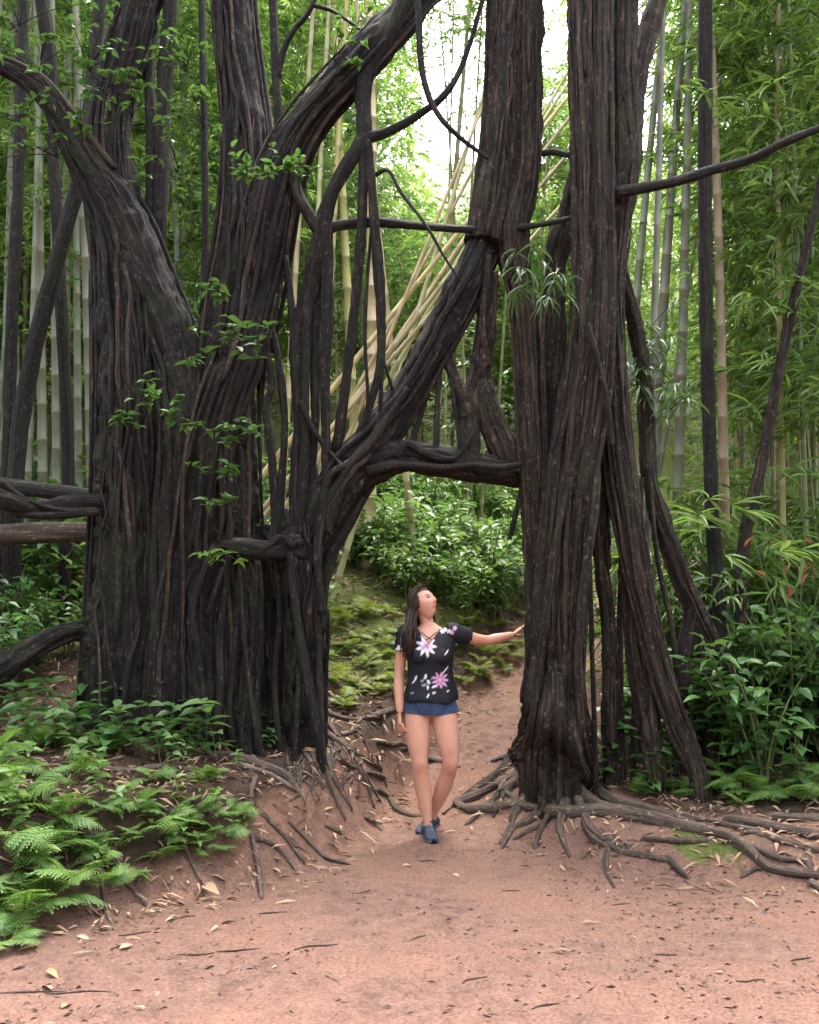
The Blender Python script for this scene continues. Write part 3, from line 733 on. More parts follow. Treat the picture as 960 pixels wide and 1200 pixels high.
COLS = dict(green=(.10, .14, .05), grey=(.13, .15, .10), yellow=(.36, .31, .10), tan=(.25, .17, .12), olive=(.17, .18, .06), pale=(.50, .42, .22))
def bamboo(x, y, var, colr, label, group, tilt=None, rs=1.0, zs=1.0, rot=None, fol=None, z=None, sprite=True):
    t = thing('bamboo', label, 'bamboo', (x, y, gz(x, y) if z is None else z), group)
    rot = random.uniform(0, 6.28) if rot is None else rot
    if tilt is not None:
        q = Vector(tilt).to_track_quat('Z', 'Y'); t.rotation_mode = 'QUATERNION'; t.rotation_quaternion = q @ Matrix.Rotation(rot, 3, 'Z').to_quaternion()
    else: t.rotation_euler = (random.gauss(0, .03), random.gauss(0, .03), rot)
    c = mk('culm', var[1], parent=t); c.scale = (rs, rs, zs); k = random.uniform(.75, 1.2)
    c.color = tuple(min(1, v * k * random.uniform(.92, 1.08)) for v in COLS[colr]) + (1,)
    if var[2] and sprite:
        f = mk('foliage', fol or var[2], parent=t); f.scale = (1, 1, zs); f['kind'] = 'stuff'
    return t
def bamboo_px(p0, p1, Y, rpx, colr, label, group=None, var=VAR_STRAIGHT, sprite=True):
    """culm seen through photo pixels p0 (low) and p1 (high) at distance Y"""
    a, b = P(*p0, Y), P(*p1, Y); d = (b - a) / np.linalg.norm(b - a)
    k = (gz(a[0], a[1]) - a[2]) / d[2]; base = a + d * k; zz = gz(base[0], base[1])
    return bamboo(base[0], base[1], var, colr, label, group, tilt=d, rs=rad(rpx, a) / .033, z=zz, rot=random.uniform(0, 6.28), sprite=sprite)

# culms that can be told apart in the photo
bamboo_px((850, 640), (843, 30), 8.3, 6.5, 'tan', 'thick tan bamboo culm next to the slim dark trunk beyond the right fig tree')
bamboo_px((918, 640), (905, 100), 8.8, 4, 'yellow', 'bright yellow bamboo culm behind the leaning brown stem', None, VAR_LOW)
bamboo_px((906, 640), (903, 160), 9.6, 3.5, 'tan', 'slim tan bamboo culm beside the bright yellow culm')
bamboo_px((871, 560), (862, 100), 9.5, 3, 'olive', 'thin olive bamboo culm right of the thick tan culm', None, VAR_LOW)
bamboo_px((756, 690), (766, 430), 7.3, 5, 'grey', 'grey bamboo culm standing among the prop roots of the right fig tree')
for p0, p1, r in (((945, 640), (936, 300), 3.5), ((956, 640), (948, 200), 4), ((980, 640), (972, 200), 4)):
    bamboo_px(p0, p1, random.uniform(8.6, 9.6), r, 'green', 'straight green bamboo culm beyond the red-tipped shrub', 'green culms beyond the red-tipped shrub', VAR_LOW)
for p0, p1, r, Y in (((800, 420), (814, 0), 7, 9), ((772, 420), (792, 20), 7, 9.2), ((792, 420), (832, 150), 3, 9.6), ((748, 300), (772, 0), 6, 9.6)):
    bamboo_px(p0, p1, Y, r, 'grey', 'leaning grey bamboo culm behind the long branch of the right fig tree', 'leaning grey culms behind the long branch')
for px, r in ((20, 6), (34, 4), (50, 6), (66, 5), (78, 6), (92, 5), (107, 6), (4, 5), (-20, 5)):
    bamboo_px((px, 540), (px + random.uniform(-8, 10), 260), random.uniform(8.6, 10.5), r, 'grey', 'upright grey-green bamboo culm beyond the logs left of the left fig tree', 'grey-green culms left of the left fig tree')
CANES = [((400,505),(562,262),4),((420,482),(545,318),4),((392,478),(475,375),4.5),((452,500),(512,300),4),((440,470),(560,330),3.5),((470,440),(575,260),3.5),((410,520),(520,250),3),((455,400),(545,230),3),((480,470),(560,380),3)]
for p0, p1, r in CANES:
    bamboo_px(p0, p1, random.uniform(9.3, 10.2), r, 'pale', 'pale dry bamboo cane leaning diagonally behind the sloping arch limb', 'pale canes leaning behind the arch limb', VAR_BARE)
for (p0, p1, r) in (((435,500),(440,300),9),((415,500),(402,230),6),((380,470),(392,220),5),((460,420),(440,250),4),((365,440),(372,210),4),((340,420),(352,200),4)):
    bamboo_px(p0, p1, random.uniform(10.5, 12), r, random.choice(['yellow', 'pale', 'olive']), 'upright yellowish bamboo culm behind the hanging roots between the fig trees', 'yellowish culms behind the hanging roots')
for (p0, p1, r) in (((500,660),(506,575),4.5),((530,640),(534,565),2.2),((520,640),(521,560),2),((562,650),(566,570),2.5),((572,650),(577,580),2),((556,640),(552,570),1.8),((545,640),(549,560),1.8)):
    bamboo_px(p0, p1, random.uniform(12.5, 14), r, 'olive', 'thin bamboo culm on the hillside framed by the root arch', 'culms framed by the root arch')
VAR_NEAR = (9.0, culm_mesh(9.0, .016, .05, 91), bamboo_foliage(9.0, .05, 92, 2.4, 52, .25, .034))
VAR_NEAR[1].materials.append(M['culm']); VAR_NEAR[2].materials.append(M['bamboo_leaf'])
for px, Y in ((885, 9.3), (938, 9.0), (968, 8.7), (1010, 8.0), (1050, 7.6)):
    x = (px - 480) / FPX * Y; bamboo(x, Y, VAR_NEAR, 'olive', 'thin bamboo hung with large bright leaves behind the red-tipped shrub', 'large-leaved bamboo behind the red-tipped shrub')
# the grove
GAP = [(512, 574, 110), (640, 664, 120), (760, 784, 110)]     # photo columns where sky shows
CW = dict(green='green', grey='grey-green', yellow='yellow', tan='tan', olive='olive green', pale='pale straw-coloured')
cnt = 0; tries = 0
while cnt < 235 and tries < 6000:
    tries += 1
    y = random.uniform(9.0, 24) if random.random() < .8 else random.uniform(5.0, 10)
    x = random.uniform(-1, 1) * (2.0 + y * .62)
    if y < 9.5 and abs(x) < 3.9: continue
    if y < 8.2 and abs(x) < 5.6: continue
    dl = sdist(np.array([x]), np.array([y]), LEFT, 1)[0]; dr = sdist(np.array([x]), np.array([y]), RIGHT, -1)[0]
    if max(dl, dr) < .6: continue
    px = 480 + x / y * FPX
    if y < 15.5 and 330 < px < 650: continue
    if 7 < y < 13.5 and random.random() < .55: continue
    if 500 < px < 590 and y > 9 and random.random() < .75: continue
    var = random.choice(VAR); fi = None
    if px < 380:
        cl = random.choice(['green', 'grey', 'olive', 'grey']); where, grp = 'in the thicket behind the left fig tree', 'thicket behind the left fig tree'
    elif px < 600:
        cl = random.choice(['yellow', 'olive', 'pale', 'green']); where, grp = 'high on the hillside beyond the root arch', 'grove on the hillside beyond the arch'
    else:
        cl = random.choice(['green', 'yellow', 'tan', 'olive', 'green']); where, grp = 'in the grove beyond the right fig tree', 'grove beyond the right fig tree'
    dk = random.random() < .3
    if dk: k = random.randrange(4); var = VAR[k]; fi = dark_fol[k]
    lab = f"{CW[cl]} bamboo with {'dark' if dk else 'bright'} foliage {where}"; grp = f"{CW[cl]} {'dark' if dk else 'bright'}-leaved bamboo, {grp}" 
    zs = random.uniform(.8, 1.1)
    if 440 < px < 640: zs = min(zs, max(.25, (.43 * y + CAMZ - gz(x, y)) / var[0]))
    elif 640 < px < 800: zs = min(zs, max(.3, (.60 * y + CAMZ - gz(x, y)) / var[0]))
    bamboo(x, y, var, cl, lab, grp, rs=random.uniform(.7, 1.35), zs=zs, fol=fi)
    cnt += 1

# far mass of the forest beyond the grove
def far_thicket():
    g = np.random.default_rng(5); n = 130000
    y = g.uniform(21, 33, n); x = g.uniform(-1, 1, n) * (3 + y * .75); z0 = terrain(x, y, False)
    z = z0 + g.uniform(0, 1, n) ** 1.15 * 22
    q = np.stack([x, y, z], 1)
    d = pnoise(q * .35) + .5 * pnoise(q * .9)
    px = 480 + x / y * FPX
    el = (z - CAMZ) / y
    gap = np.exp(-((px - 545) / 50) ** 2) * sstep(.36, .56, el) + np.exp(-((px - 652) / 20) ** 2) * sstep(.40, .55, el) + np.exp(-((px - 772) / 22) ** 2) * sstep(.45, .6, el)
    keep = (d > -.22) & (gap < .3); q = q[keep]; n = len(q)
    dd = g.normal(0, 1, (n, 3)) * (1, 1, .6); dd[:, 2] -= .4
    V, F = place((LANCE[0][[0,1,3,7]], np.array([(0,2,3),(0,3,1)])), q, dd, g.uniform(.28, .55, n), g.uniform(.07, .13, n), roll=g.normal(0, .6, n))
    o = mk('far_thicket', mesh_np('far_thicket', V, F, False), M['bamboo_leaf'])
    tag(o, 'distant leafy bamboo thicket closing off the view behind the grove', 'thicket', kind='stuff')
far_thicket()
def forest_edge():
    g = np.random.default_rng(6); n = 60000
    a = g.uniform(0, 2 * np.pi, n); r = g.uniform(6.5, 15, n); x = r * np.cos(a) * 1.15; y = r * np.sin(a) + 1
    z = terrain(x, y, False) + g.uniform(0, 1, n) * 10; q = np.stack([x, y, z], 1)
    k = (y < 4.5) & (pnoise(q * .4) + .5 * pnoise(q * .9) > -.25); q = q[k]; n = len(q); dd = g.normal(0, 1, (n, 3)) * (1, 1, .6); dd[:, 2] -= .4
    V, F = place((LANCE[0][[0,1,3,7]], np.array([(0,2,3),(0,3,1)])), q, dd, g.uniform(.3, .6, n), g.uniform(.08, .15, n), roll=g.normal(0, .6, n))
    tag(mk('forest_edge', mesh_np('forest_edge', V, F, False), M['bamboo_leaf_dark']), 'leafy forest edge across the dirt clearing from the fig trees', 'forest', kind='stuff')
forest_edge()

for tree, O in CROWNS:
    g = np.random.default_rng(32); n = len(O); q, dd, L, W = sprays(g, O, g.uniform(0, 6.28, n), g.uniform(-.2, .6, n), g.uniform(.4, 1.0, n), 5, 3, .11, .05)
    V, F = place(OVATE, q, dd, L, W, roll=g.normal(0, .4, len(L))); c = mk('crown', mesh_np('crown', V, F), M['glossy'], tree); c['kind'] = 'stuff'

# ------------------------------------------------------------------ slim trees
def slim_tree(rows, label, mat='darkbark', name='slim_tree', crown=0, group=None, top=5.0):
    pts, r = strand(rows); pts, r = pts[::-1], r[::-1]          # rows run top -> bottom; flip to grow upward
    pts, r = pts[::-1], r[::-1]; pts, r = grounded(pts, r, .1)
    up = pts[0] + (pts[0] - pts[1]) / np.linalg.norm(pts[0] - pts[1]) * top
    pts = np.vstack([up, pts]); r = np.insert(r, 0, r[0] * .5)
    base = pts[-1].copy(); base[2] = gz(base[0], base[1])
    t = thing(name, label, 'tree', base, group)
    part_tube(t, base, 'trunk', pts, r, M[mat], 10, .15, None, len(pts) * 9)
    g = np.random.default_rng(random.randint(0, 9999)); n = 16
    O = pts[0] + g.normal(0, .5, (n, 3)) * (1, 1, .8) - base
    q, dd, L, W = sprays(g, O, g.uniform(0, 6.28, n), g.uniform(0, .7, n), g.uniform(.5, 1.2, n), 6, 4, .11, .045)
    V, F = place(OVATE, q, dd, L, W, roll=g.normal(0, .4, len(L)))
    c = mk('crown', mesh_np('crown', V, F), M['glossy'], t); c['kind'] = 'stuff'
    return t
slim_tree([(827,-30,7.7,8),(826,200,7.7,8),(829,420,7.7,8),(833,560,7.7,8),(840,700,7.65,9),(842,780,7.6,10)], 'straight slim dark trunk between the right fig tree and the thick tan bamboo')
slim_tree([(945,290,7.5,5),(918,410,7.5,6),(895,530,7.5,6.5),(875,620,7.5,7),(868,700,7.45,7)], 'leaning brown stem slanting up in front of the yellow bamboo', 'bark_r', top=2.0)
slim_tree([(28,-30,8.0,6),(22,200,8.0,6.5),(14,380,8.0,7),(8,560,8.0,7)], 'slim dark trunk standing at the far end of the fallen logs')
slim_tree([(112,60,7.9,8),(100,180,7.9,9),(68,300,7.9,9),(38,420,7.9,10),(20,540,7.9,10)], 'dark trunk leaning away from the logs towards the left fig tree', top=4.0)
slim_tree([(45,-30,8.3,8),(58,60,8.3,8),(62,160,8.3,7),(75,420,8.3,7),(80,560,8.3,7)], 'thin dark trunk behind the pale-leaved sprays left of the left fig tree')
slim_tree([(236,-30,8.6,4),(240,200,8.6,4),(240,420,8.6,5)], 'pole-thin dark trunk seen in the gap between the left fig tree stems')
slim_tree([(604,605,11.5,3.2),(594,648,11.5,3.6),(584,690,11.5,4)], 'short slanting dark trunk on the hillside seen beneath the right end of the arch', top=1.5)

# fallen logs at the left
def log(a, b, rpx, label, mat):
    p = np.array([a, (a + b) / 2 + (0, 0, .03), b]); r = rad(rpx, a); base = (a + b) / 2; base[2] = gz(base[0], base[1])
    t = thing('fallen_log', label, 'log', base)
    part_tube(t, base, 'wood', p, [r, r * 1.05, r * .95], M[mat], 14, .1, None, 24)
log(P(-140, 640, 7.6), P(140, 622, 7.5), 12, 'smooth grey-brown log lying level against the left fig tree', 'root')
log(P(-150, 560, 7.8), P(118, 583, 7.4), 9, 'thin dark log resting above the smooth grey-brown log', 'darkbark')

# ------------------------------------------------------------------ plants
def ovate_mesh(name, mat, L=1, W=.5):
    V, F = OVATE; me = mesh_np(name, V * (L, W, L), F); me.materials.append(mat); return me
def leaf_rot(d, roll=0):
    d = Vector(d).normalized(); up = Vector((0, 0, 1)); s = up.cross(d)
    if s.length < 1e-3: s = Vector((0, 1, 0))
    s.normalize(); n = d.cross(s); m = Matrix((d, s, n)).transposed()
    return (m @ Matrix.Rotation(roll, 3, 'X')).to_quaternion()
def frond_mesh(seed, L=1.0, npin=19):
    g = np.random.default_rng(seed); ge = Geo()
    t = np.linspace(0, 1, 16); arch = g.uniform(.55, .85)
    C = np.stack([t * .92, .05 * np.sin(t * 3 + g.uniform(0, 6)), .75 * t - arch * t ** 2], 1) * L
    v, f, _ = tube(C, np.linspace(.007, .002, 16) * L, 4, 16); ge.addmulti(v, f)
    us = np.linspace(.2, .985, npin)
    # one lobed pinna: zigzag outline
    k = 5; cl = [(i / k, 0, 0) for i in range(k + 1)]; V = []; F = []
    V += cl; w = lambda u: .16 * (1 - u) ** .7 + .01
    for s in (1, -1):
        b0 = len(V)
        for i in range(k):
            u = (i + .65) / k; V.append((u + .04, s * w(i / k), -.03 - .1 * u)); V.append(((i + 1) / k - .01, s * w((i + 1) / k) * .35, -.02 - .1 * u))
        for i in range(k):
            a, b = b0 + 2 * i, b0 + 2 * i + 1
            if s > 0: F += [(i, i + 1, a), (i + 1, b, a)]
            else: F += [(i, a, i + 1), (i + 1, a, b)]
    V = np.array(V, float); V[:k+1, 2] -= .1 * V[:k+1, 0] ** 2; F = np.array(F)
    O, D, Ls = [], [], []
    for u in us:
        i = min(int(u * 15), 14); T = C[i + 1] - C[i]; T /= np.linalg.norm(T); c = C[i] + (C[i+1] - C[i]) * (u * 15 - i)
        pl = L * .34 * (math.sin(math.pi * min(1, (u - .08) / .62 * .5 + .12)) if u < .5 else (1 - u) / .5 * .98 + .02) * g.uniform(.9, 1.1)
        for s in (1, -1):
            O.append(c); D.append(T * .45 + np.array([0, s * 1.0, 0]) + np.array([0, 0, -.12 + g.normal(0, .08)])); Ls.append(pl)
    O, D, Ls = np.array(O), np.array(D), np.array(Ls)
    n = len(O); Dn = D / np.linalg.norm(D, axis=1)[:, None]; S = np.cross([0, 0, 1.0], Dn); S /= np.linalg.norm(S, axis=1)[:, None]; Nn = np.cross(Dn, S)
    out = O[:, None] + Ls[:, None, None] * (V[None, :, :1] * Dn[:, None] + V[None, :, 1:2] * S[:, None] + V[None, :, 2:] * Nn[:, None])
    ge.add(out.reshape(-1, 3), (F[None] + (np.arange(n) * len(V))[:, None, None]).reshape(-1, 3))
    me = ge.mesh('frond'); me.materials.append(M['fern']); return me
FRONDS = [frond_mesh(k) for k in range(5)]
M['slope_fern'] = leaf_mat('slope_fern_leaf', (.10, .15, .02), (.28, .33, .06), .4, .5)
FRONDS_Y = []
for f_ in FRONDS: c_ = f_.copy(); c_.materials.clear(); c_.materials.append(M['slope_fern']); FRONDS_Y.append(c_)
def fern(p, size, label, group, nf=None):
    t = thing('fern', label, 'fern', p, group); n = nf or random.randint(6, 9); a0 = random.uniform(0, 6.28)
    for k in range(n):
        o = mk('frond', random.choice(FRONDS_Y if 'mossy' in label else FRONDS), parent=t); s = size * random.uniform(.55, 1.05); o.scale = (s, s, s)
        o.rotation_euler = (random.gauss(0, .25), random.uniform(-.6, .12), a0 + k * 6.283 / n + random.gauss(0, .25))
    return t
LEAFM = {k: ovate_mesh('leaf', M[k], 1, w) for k, w in (('shrub', .52), ('hill', .5), ('glossy', .5), ('fern', .42))}
stem_mat = plain_mat('green_stem', (.09, .11, .04), .6, .3)
def stem_mesh(h, lean, seed):
    v, f, g = tube([(0, 0, -.03), (lean * .3, .01, h * .5), (lean, 0, h)], [.006, .005, .0025], 6, 9)
    me = Geo().addmulti(v, f, grain=g).mesh('stem'); me.materials.append(stem_mat); return me
STEMS = [stem_mesh(1.0, l, 0) for l in (-.15, .05, .2)]
def seedling(p, h, leaf, label, group, mk_='shrub', whorls=None, tiltz=None):
    """upright plant whose leaves are parts of their own"""
    t = thing('leafy_plant', label, 'plant', p, group); k = random.randrange(3); lean = (-.15, .05, .2)[k]
    t.rotation_euler = (random.gauss(0, .12), random.gauss(0, .12), random.uniform(0, 6.28))
    s = mk('stem', STEMS[k], parent=t); s.scale = (h, h, h); w = whorls or random.randint(4, 6); a = random.uniform(0, 6)
    for i in range(w):
        u = .3 + .7 * i / (w - 1); a += 1.57 + random.gauss(0, .2)
        for q in (0, math.pi) if i < w - 1 else (0, math.pi, 1.57):
            az = a + q; el = random.uniform(-.25, .35) + .35 * (i / w)
            o = mk('leaf', LEAFM[mk_], parent=t); L = leaf * random.uniform(.75, 1.15) * (1 - .3 * abs(u - .7)); o.scale = (L, L, L)
            o.location = (lean * u * u * h, 0, u * h); o.rotation_mode = 'QUATERNION'
            o.rotation_quaternion = leaf_rot((math.cos(az) * math.cos(el), math.sin(az) * math.cos(el), math.sin(el)), random.gauss(0, .25))
    return t
def shrub_mesh(seed, h, nst, nlf, L0, W0, spread):
    g = np.random.default_rng(seed); st = Geo(); O, D = [], []
    for k in range(nst):
        a = g.uniform(0, 6.28); sp = g.uniform(.15, 1) * spread; hh = h * g.uniform(.6, 1.1)
        pts = np.array([(0, 0, -.05), (math.cos(a) * sp * .35, math.sin(a) * sp * .35, hh * .55), (math.cos(a) * sp, math.sin(a) * sp, hh)])
        v, f, gr = tube(pts, [.009, .006, .002], 5, 9); st.addmulti(v, f, grain=gr)
        C = catmull(pts, 30)
        for u in g.uniform(.2, 1, nlf) ** .8:
            c = C[min(29, int(u * 29))]; az = g.uniform(0, 6.28); el = g.uniform(-.5, .6)
            O.append(c + g.normal(0, .02, 3)); D.append((math.cos(az) * math.cos(el), math.sin(az) * math.cos(el), math.sin(el) + .05))
    O, D = np.array(O), np.array(D); n = len(O)
    O = O + D * g.uniform(0, .10, (n, 1)) * h
    V, F = place(OVATE, O, D, g.uniform(.6, 1.2, n) * L0, g.uniform(.8, 1.15, n) * W0, roll=g.normal(0, .35, n))
    a = st.mesh('stem'); a.materials.append(stem_mat)
    return a, mesh_np('leaves', V, F)
SHRUBS = [shrub_mesh(20 + k, .75, 8, 16, .12, .056, .42) for k in range(5)]
def shrub_variants(mat):
    out = []
    for s, l in SHRUBS:
        c = l.copy(); c.materials.append(M[mat]); out.append((s, c))
    return out
SH = {k: shrub_variants(k) for k in ('shrub', 'hill', 'glossy')}
def shrub(p, s, label, group, mat='shrub', name='shrub', cat='shrub'):
    t = thing(name, label, cat, p, group, random.uniform(0, 6.28)); st, lf = random.choice(SH[mat])
    t.scale = (s, s, s * random.uniform(.85, 1.2)); mk('stem', st, parent=t); o = mk('leaves', lf, parent=t); o['kind'] = 'stuff'; return t

def at(px, py): return G(px, py)
# left bank ferns
for px, py, s in [(20,1085,.40),(60,1060,.36),(15,1040,.42),(85,1035,.36),(40,1005,.38),(100,1000,.32),(5,985,.38),(135,1000,.30),(160,985,.28),(60,965,.34),(120,950,.3),(25,940,.34),(165,945,.27),(195,960,.28),(230,955,.26),(215,985,.25),(255,980,.24),(180,915,.25),(240,915,.24),(80,915,.3),(0,905,.34),(130,880,.26),(40,880,.3),(270,955,.2),(190,1010,.22),(-30,1060,.4),(-60,990,.42),(-20,930,.36),(120,1040,.24),(245,1000,.2),(150,1030,.2),(5,1110,.3)]:
    fern(at(px, py), s, 'bright green fern spreading over the earth bank in front of the left fig tree', 'ferns on the left bank')
for px, py, s in [(205,868,.26),(130,872,.26),(265,872,.2),(60,870,.26)]:
    fern(at(px, py), s, 'fern growing right at the foot of the left fig tree', 'ferns at the foot of the left fig tree')
for px, py, s in [(830,930,.34),(860,925,.36),(890,935,.34),(925,930,.36),(800,930,.28),(955,940,.36),(990,935,.4),(870,945,.24),(750,930,.2)]:
    fern(at(px, py), s, 'fern arching over the surface roots beside the right fig tree', 'ferns by the right surface roots')
# small broadleaf plants: left bank
for px, py, h, l in [(50,850,.28,.17),(20,860,.3,.16),(100,845,.34,.15),(130,860,.3,.14),(165,865,.36,.15),(185,860,.3,.14),(215,870,.26,.13),(240,868,.28,.12),(255,862,.3,.13),(75,870,.2,.13),(-10,880,.3,.17),(10,820,.4,.2),(30,800,.34,.18),(-30,830,.4,.2),(325,872,.14,.08),(312,878,.12,.08),(310,868,.16,.09)]:
    seedling(at(px, py), h, l, 'dark broadleaf seedling at the base of the left fig tree', 'seedlings at the base of the left fig tree')
for px, py, h, l in [(210,945,.16,.08),(175,975,.15,.08),(250,960,.16,.08),(235,1005,.12,.07),(150,955,.15,.08),(290,975,.12,.06),(110,935,.18,.09),(15,960,.24,.13),(45,1040,.2,.12),(70,990,.2,.1),(5,930,.26,.16),(200,1000,.12,.07),(280,900,.1,.06),(230,930,.12,.07)]:
    seedling(at(px, py), h, l, 'pale green seedling among the ferns of the left bank', 'pale seedlings on the left bank', 'fern')
for k in range(20):
    px = random.uniform(15, 285); Y = random.uniform(6.0, 6.32); x = (px - 480) / FPX * Y
    seedling((x, Y, gz(x, Y)), random.uniform(.16, .4), random.uniform(.09, .16), 'leafy green plant standing close before the foot of the left fig tree', 'plants before the foot of the left fig tree', random.choice(['shrub', 'hill', 'glossy']))
for k in range(16):
    px = random.uniform(0, 290); py = random.uniform(900, 1040) - px * .12
    seedling(at(px, py), random.uniform(.1, .2), random.uniform(.06, .1), 'pale green seedling among the ferns of the left bank', 'pale seedlings on the left bank', 'hill')
# right undergrowth
for px, py, h, l in [(700,918,.4,.15),(705,925,.28,.12),(745,925,.42,.15),(760,930,.3,.13),(690,915,.3,.13),(790,935,.34,.13),(725,915,.5,.14),(775,920,.5,.14),(690,925,.14,.08),(680,930,.1,.07),(755,935,.16,.08),(765,938,.16,.08),(840,930,.4,.14),(875,930,.45,.15),(910,930,.5,.15),(940,935,.45,.15),(735,905,.6,.14),(810,910,.6,.14)]:
    seedling(at(px, py), h, l, 'glossy broadleaf seedling among the prop roots of the right fig tree', 'seedlings among the right prop roots', 'shrub')
def zone(y): return 'around the foot of the slim dark trunk right of the fig trees' if y < 8.0 else ('between the thick tan bamboo and the yellow bamboo' if y < 9.2 else 'under the bamboo grove beyond the right fig tree')
for k in range(95):
    y = random.uniform(6.55, 10.5); x = random.uniform(1.35 + max(0, (y - 6.6)) * .25, 4.6 + (y - 6.5) * .5)
    if sdist(np.array([x]), np.array([y]), RIGHT, -1)[0] < .3: continue
    px = 480 + x / y * FPX
    if px < 790 and y < 7.2: continue
    shrub((x, y, gz(x, y)), random.uniform(.9, 1.5) if px > 800 else random.uniform(.7, 1.1), 'dense green shrub ' + zone(y), 'shrubs ' + zone(y))
for px, py, s in [(850,915,1.15),(900,915,1.25),(950,915,1.3),(990,915,1.4),(880,905,1.3),(930,900,1.4),(830,905,1.0),(1020,910,1.4)]:
    p = at(px, py); p[1] += .25; p[2] = gz(p[0], p[1])
    shrub(p, s, 'glossy-leaved shrub rising right behind the ferns by the right surface roots', 'glossy shrubs behind the ferns', 'glossy')
# low leafy bamboo sprays in the right middle ground
def spray_mesh(seed, mat, n=14, h=1.1):
    g = np.random.default_rng(seed); O = np.stack([g.normal(0, .12, n), g.normal(0, .12, n), g.uniform(.2, 1, n) * h], 1)
    q, dd, L, W = sprays(g, O, g.uniform(0, 6.28, n), g.uniform(.1, .7, n), g.uniform(.3, .75, n), 6, 5, .17, .022)
    V, F = place(LANCE, q, dd, L, W, roll=g.normal(0, .5, len(L))); me = mesh_np('foliage', V, F); me.materials.append(M[mat])
    st = Geo()
    for o in O[:5]:
        v, f, gr = tube([(0, 0, -.05), (o[0] * .6, o[1] * .6, o[2] * .6), o], [.006, .005, .002], 5, 8); st.addmulti(v, f, grain=gr)
    s = st.mesh('stem'); s.materials.append(stem_mat); return s, me
YB = [spray_mesh(k, 'bamboo_leaf') for k in range(4)]; YBD = [spray_mesh(k, 'bamboo_leaf_dark') for k in range(3)]
def young_bamboo(p, s, label, group, dark=False, tilt=None):
    t = thing('young_bamboo', label, 'bamboo', p, group, random.uniform(0, 6.28)); t.scale = (s,) * 3
    a, b = random.choice(YBD if dark else YB); mk('stem', a, parent=t); o = mk('foliage', b, parent=t); o['kind'] = 'stuff'; return t
for px, Y in [(790, 8.4), (800, 7.8), (860, 8.6), (880, 8.2), (900, 9.2), (930, 8.8), (955, 8.5), (770, 8.8), (820, 9.2), (870, 9.6), (945, 9.8), (985, 9.0), (910, 8.0), (735, 8.8), (1010, 8.2)]:
    x = (px - 480) / FPX * Y; young_bamboo((x, Y, gz(x, Y)), random.uniform(1.1, 1.9), 'low bright bamboo shoot behind the shrubs right of the right fig tree', 'low bamboo behind the right shrubs')
# hillside plants seen through the arch
for k in range(150):
    y = random.uniform(8.9, 15.5); px = random.uniform(330, 640); x = (px - 480) / FPX * y
    dl = sdist(np.array([x]), np.array([y]), LEFT, 1)[0]; dr = sdist(np.array([x]), np.array([y]), RIGHT, -1)[0]
    if max(dl, dr) < .3: continue
    if y < 9.9 and random.random() < .75: continue
    shrub((x, y, gz(x, y)), random.uniform(.55, 1.15), *(('leafy plant low on the hillside just above the mossy slope', 'plants low on the hillside') if y < 11.5 else ('leafy plant high on the hillside under the far bamboo beyond the arch', 'plants high on the hillside')), 'hill', 'hillside_plant', 'plant')
for px, py, s in [(400,800,.3),(430,780,.25),(410,760,.28),(450,745,.25),(395,730,.35),(425,720,.35),(560,790,.28),(590,785,.25),(545,800,.22),(575,770,.3),(440,810,.2),(530,760,.25),(600,770,.3),(460,770,.22),(545,735,.3),(580,735,.32),(405,830,.2),(610,760,.3)] + [(random.uniform(385, 475), random.uniform(715, 825), random.uniform(.14, .24)) for _ in range(16)] + [(random.uniform(530, 612), random.uniform(715, 800), random.uniform(.14, .24)) for _ in range(9)]:
    fern(at(px, py), s, 'small yellow-green fern on the mossy slope behind the woman', 'ferns on the mossy slope')
for px, py in [(600, 715), (612, 725), (590, 705)]:
    p = at(px, py); young_bamboo(p, .55, 'dark tufted grass-leaved clump beside the path end under the arch', 'dark clumps beside the path end', True)
# plants behind the left tree and at the left edge
for k in range(70):
    y = random.uniform(7.4, 12); px = random.uniform(-220, 360); x = (px - 480) / FPX * y
    shrub((x, y, gz(x, y)), random.uniform(.8, 1.5), *(('dark leafy shrub close behind the logs and trunk of the left fig tree', 'shrubs close behind the left fig tree') if y < 9.3 else ('leafy shrub under the bamboo thicket well behind the left fig tree', 'shrubs under the left thicket')), random.choice(['shrub', 'glossy', 'shrub', 'hill']))
for px, py, s in [(15, 800, .9), (-30, 820, 1.0), (40, 780, .8), (-60, 850, 1.0), (10, 760, 1.0), (80, 770, .7)]:
    p = at(px, py); shrub(p, s, 'dark shrub beside the slanting limb left of the left fig tree', 'shrubs beside the slanting limb', 'shrub')
# red-tipped shrub
t = thing('red_tipped_shrub', 'shrub with reddish young leaves rising above the green undergrowth', 'shrub', P(935, 900, 7.2) * (1, 1, 0) + np.array([0, 0, gz(P(935, 900, 7.2)[0], 7.2)]))
M['redleaf'] = leaf_mat('red_leaf', (.20, .045, .03), (.38, .14, .09), .35)
st, lf = SHRUBS[0]; c = lf.copy(); c.materials.append(M['shrub']); mk('stem', st, parent=t).scale = (.9, .9, 2.2); o = mk('leaves', c, parent=t); o.scale = (.9, .9, 1.5); o['kind'] = 'stuff'
lm = ovate_mesh('young_leaf', M['redleaf'], 1, .32)
for k in range(16):
    o = mk('young_leaf', lm, parent=t); az = random.uniform(0, 6.28); el = random.uniform(.2, 1.3); s = random.uniform(.09, .15); o.scale = (s, s, s)
    o.location = (random.gauss(0, .12), random.gauss(0, .12), random.uniform(1.15, 1.6)); o.rotation_mode = 'QUATERNION'
    o.rotation_quaternion = leaf_rot((math.cos(az) * math.cos(el), math.sin(az) * math.cos(el), math.sin(el)))

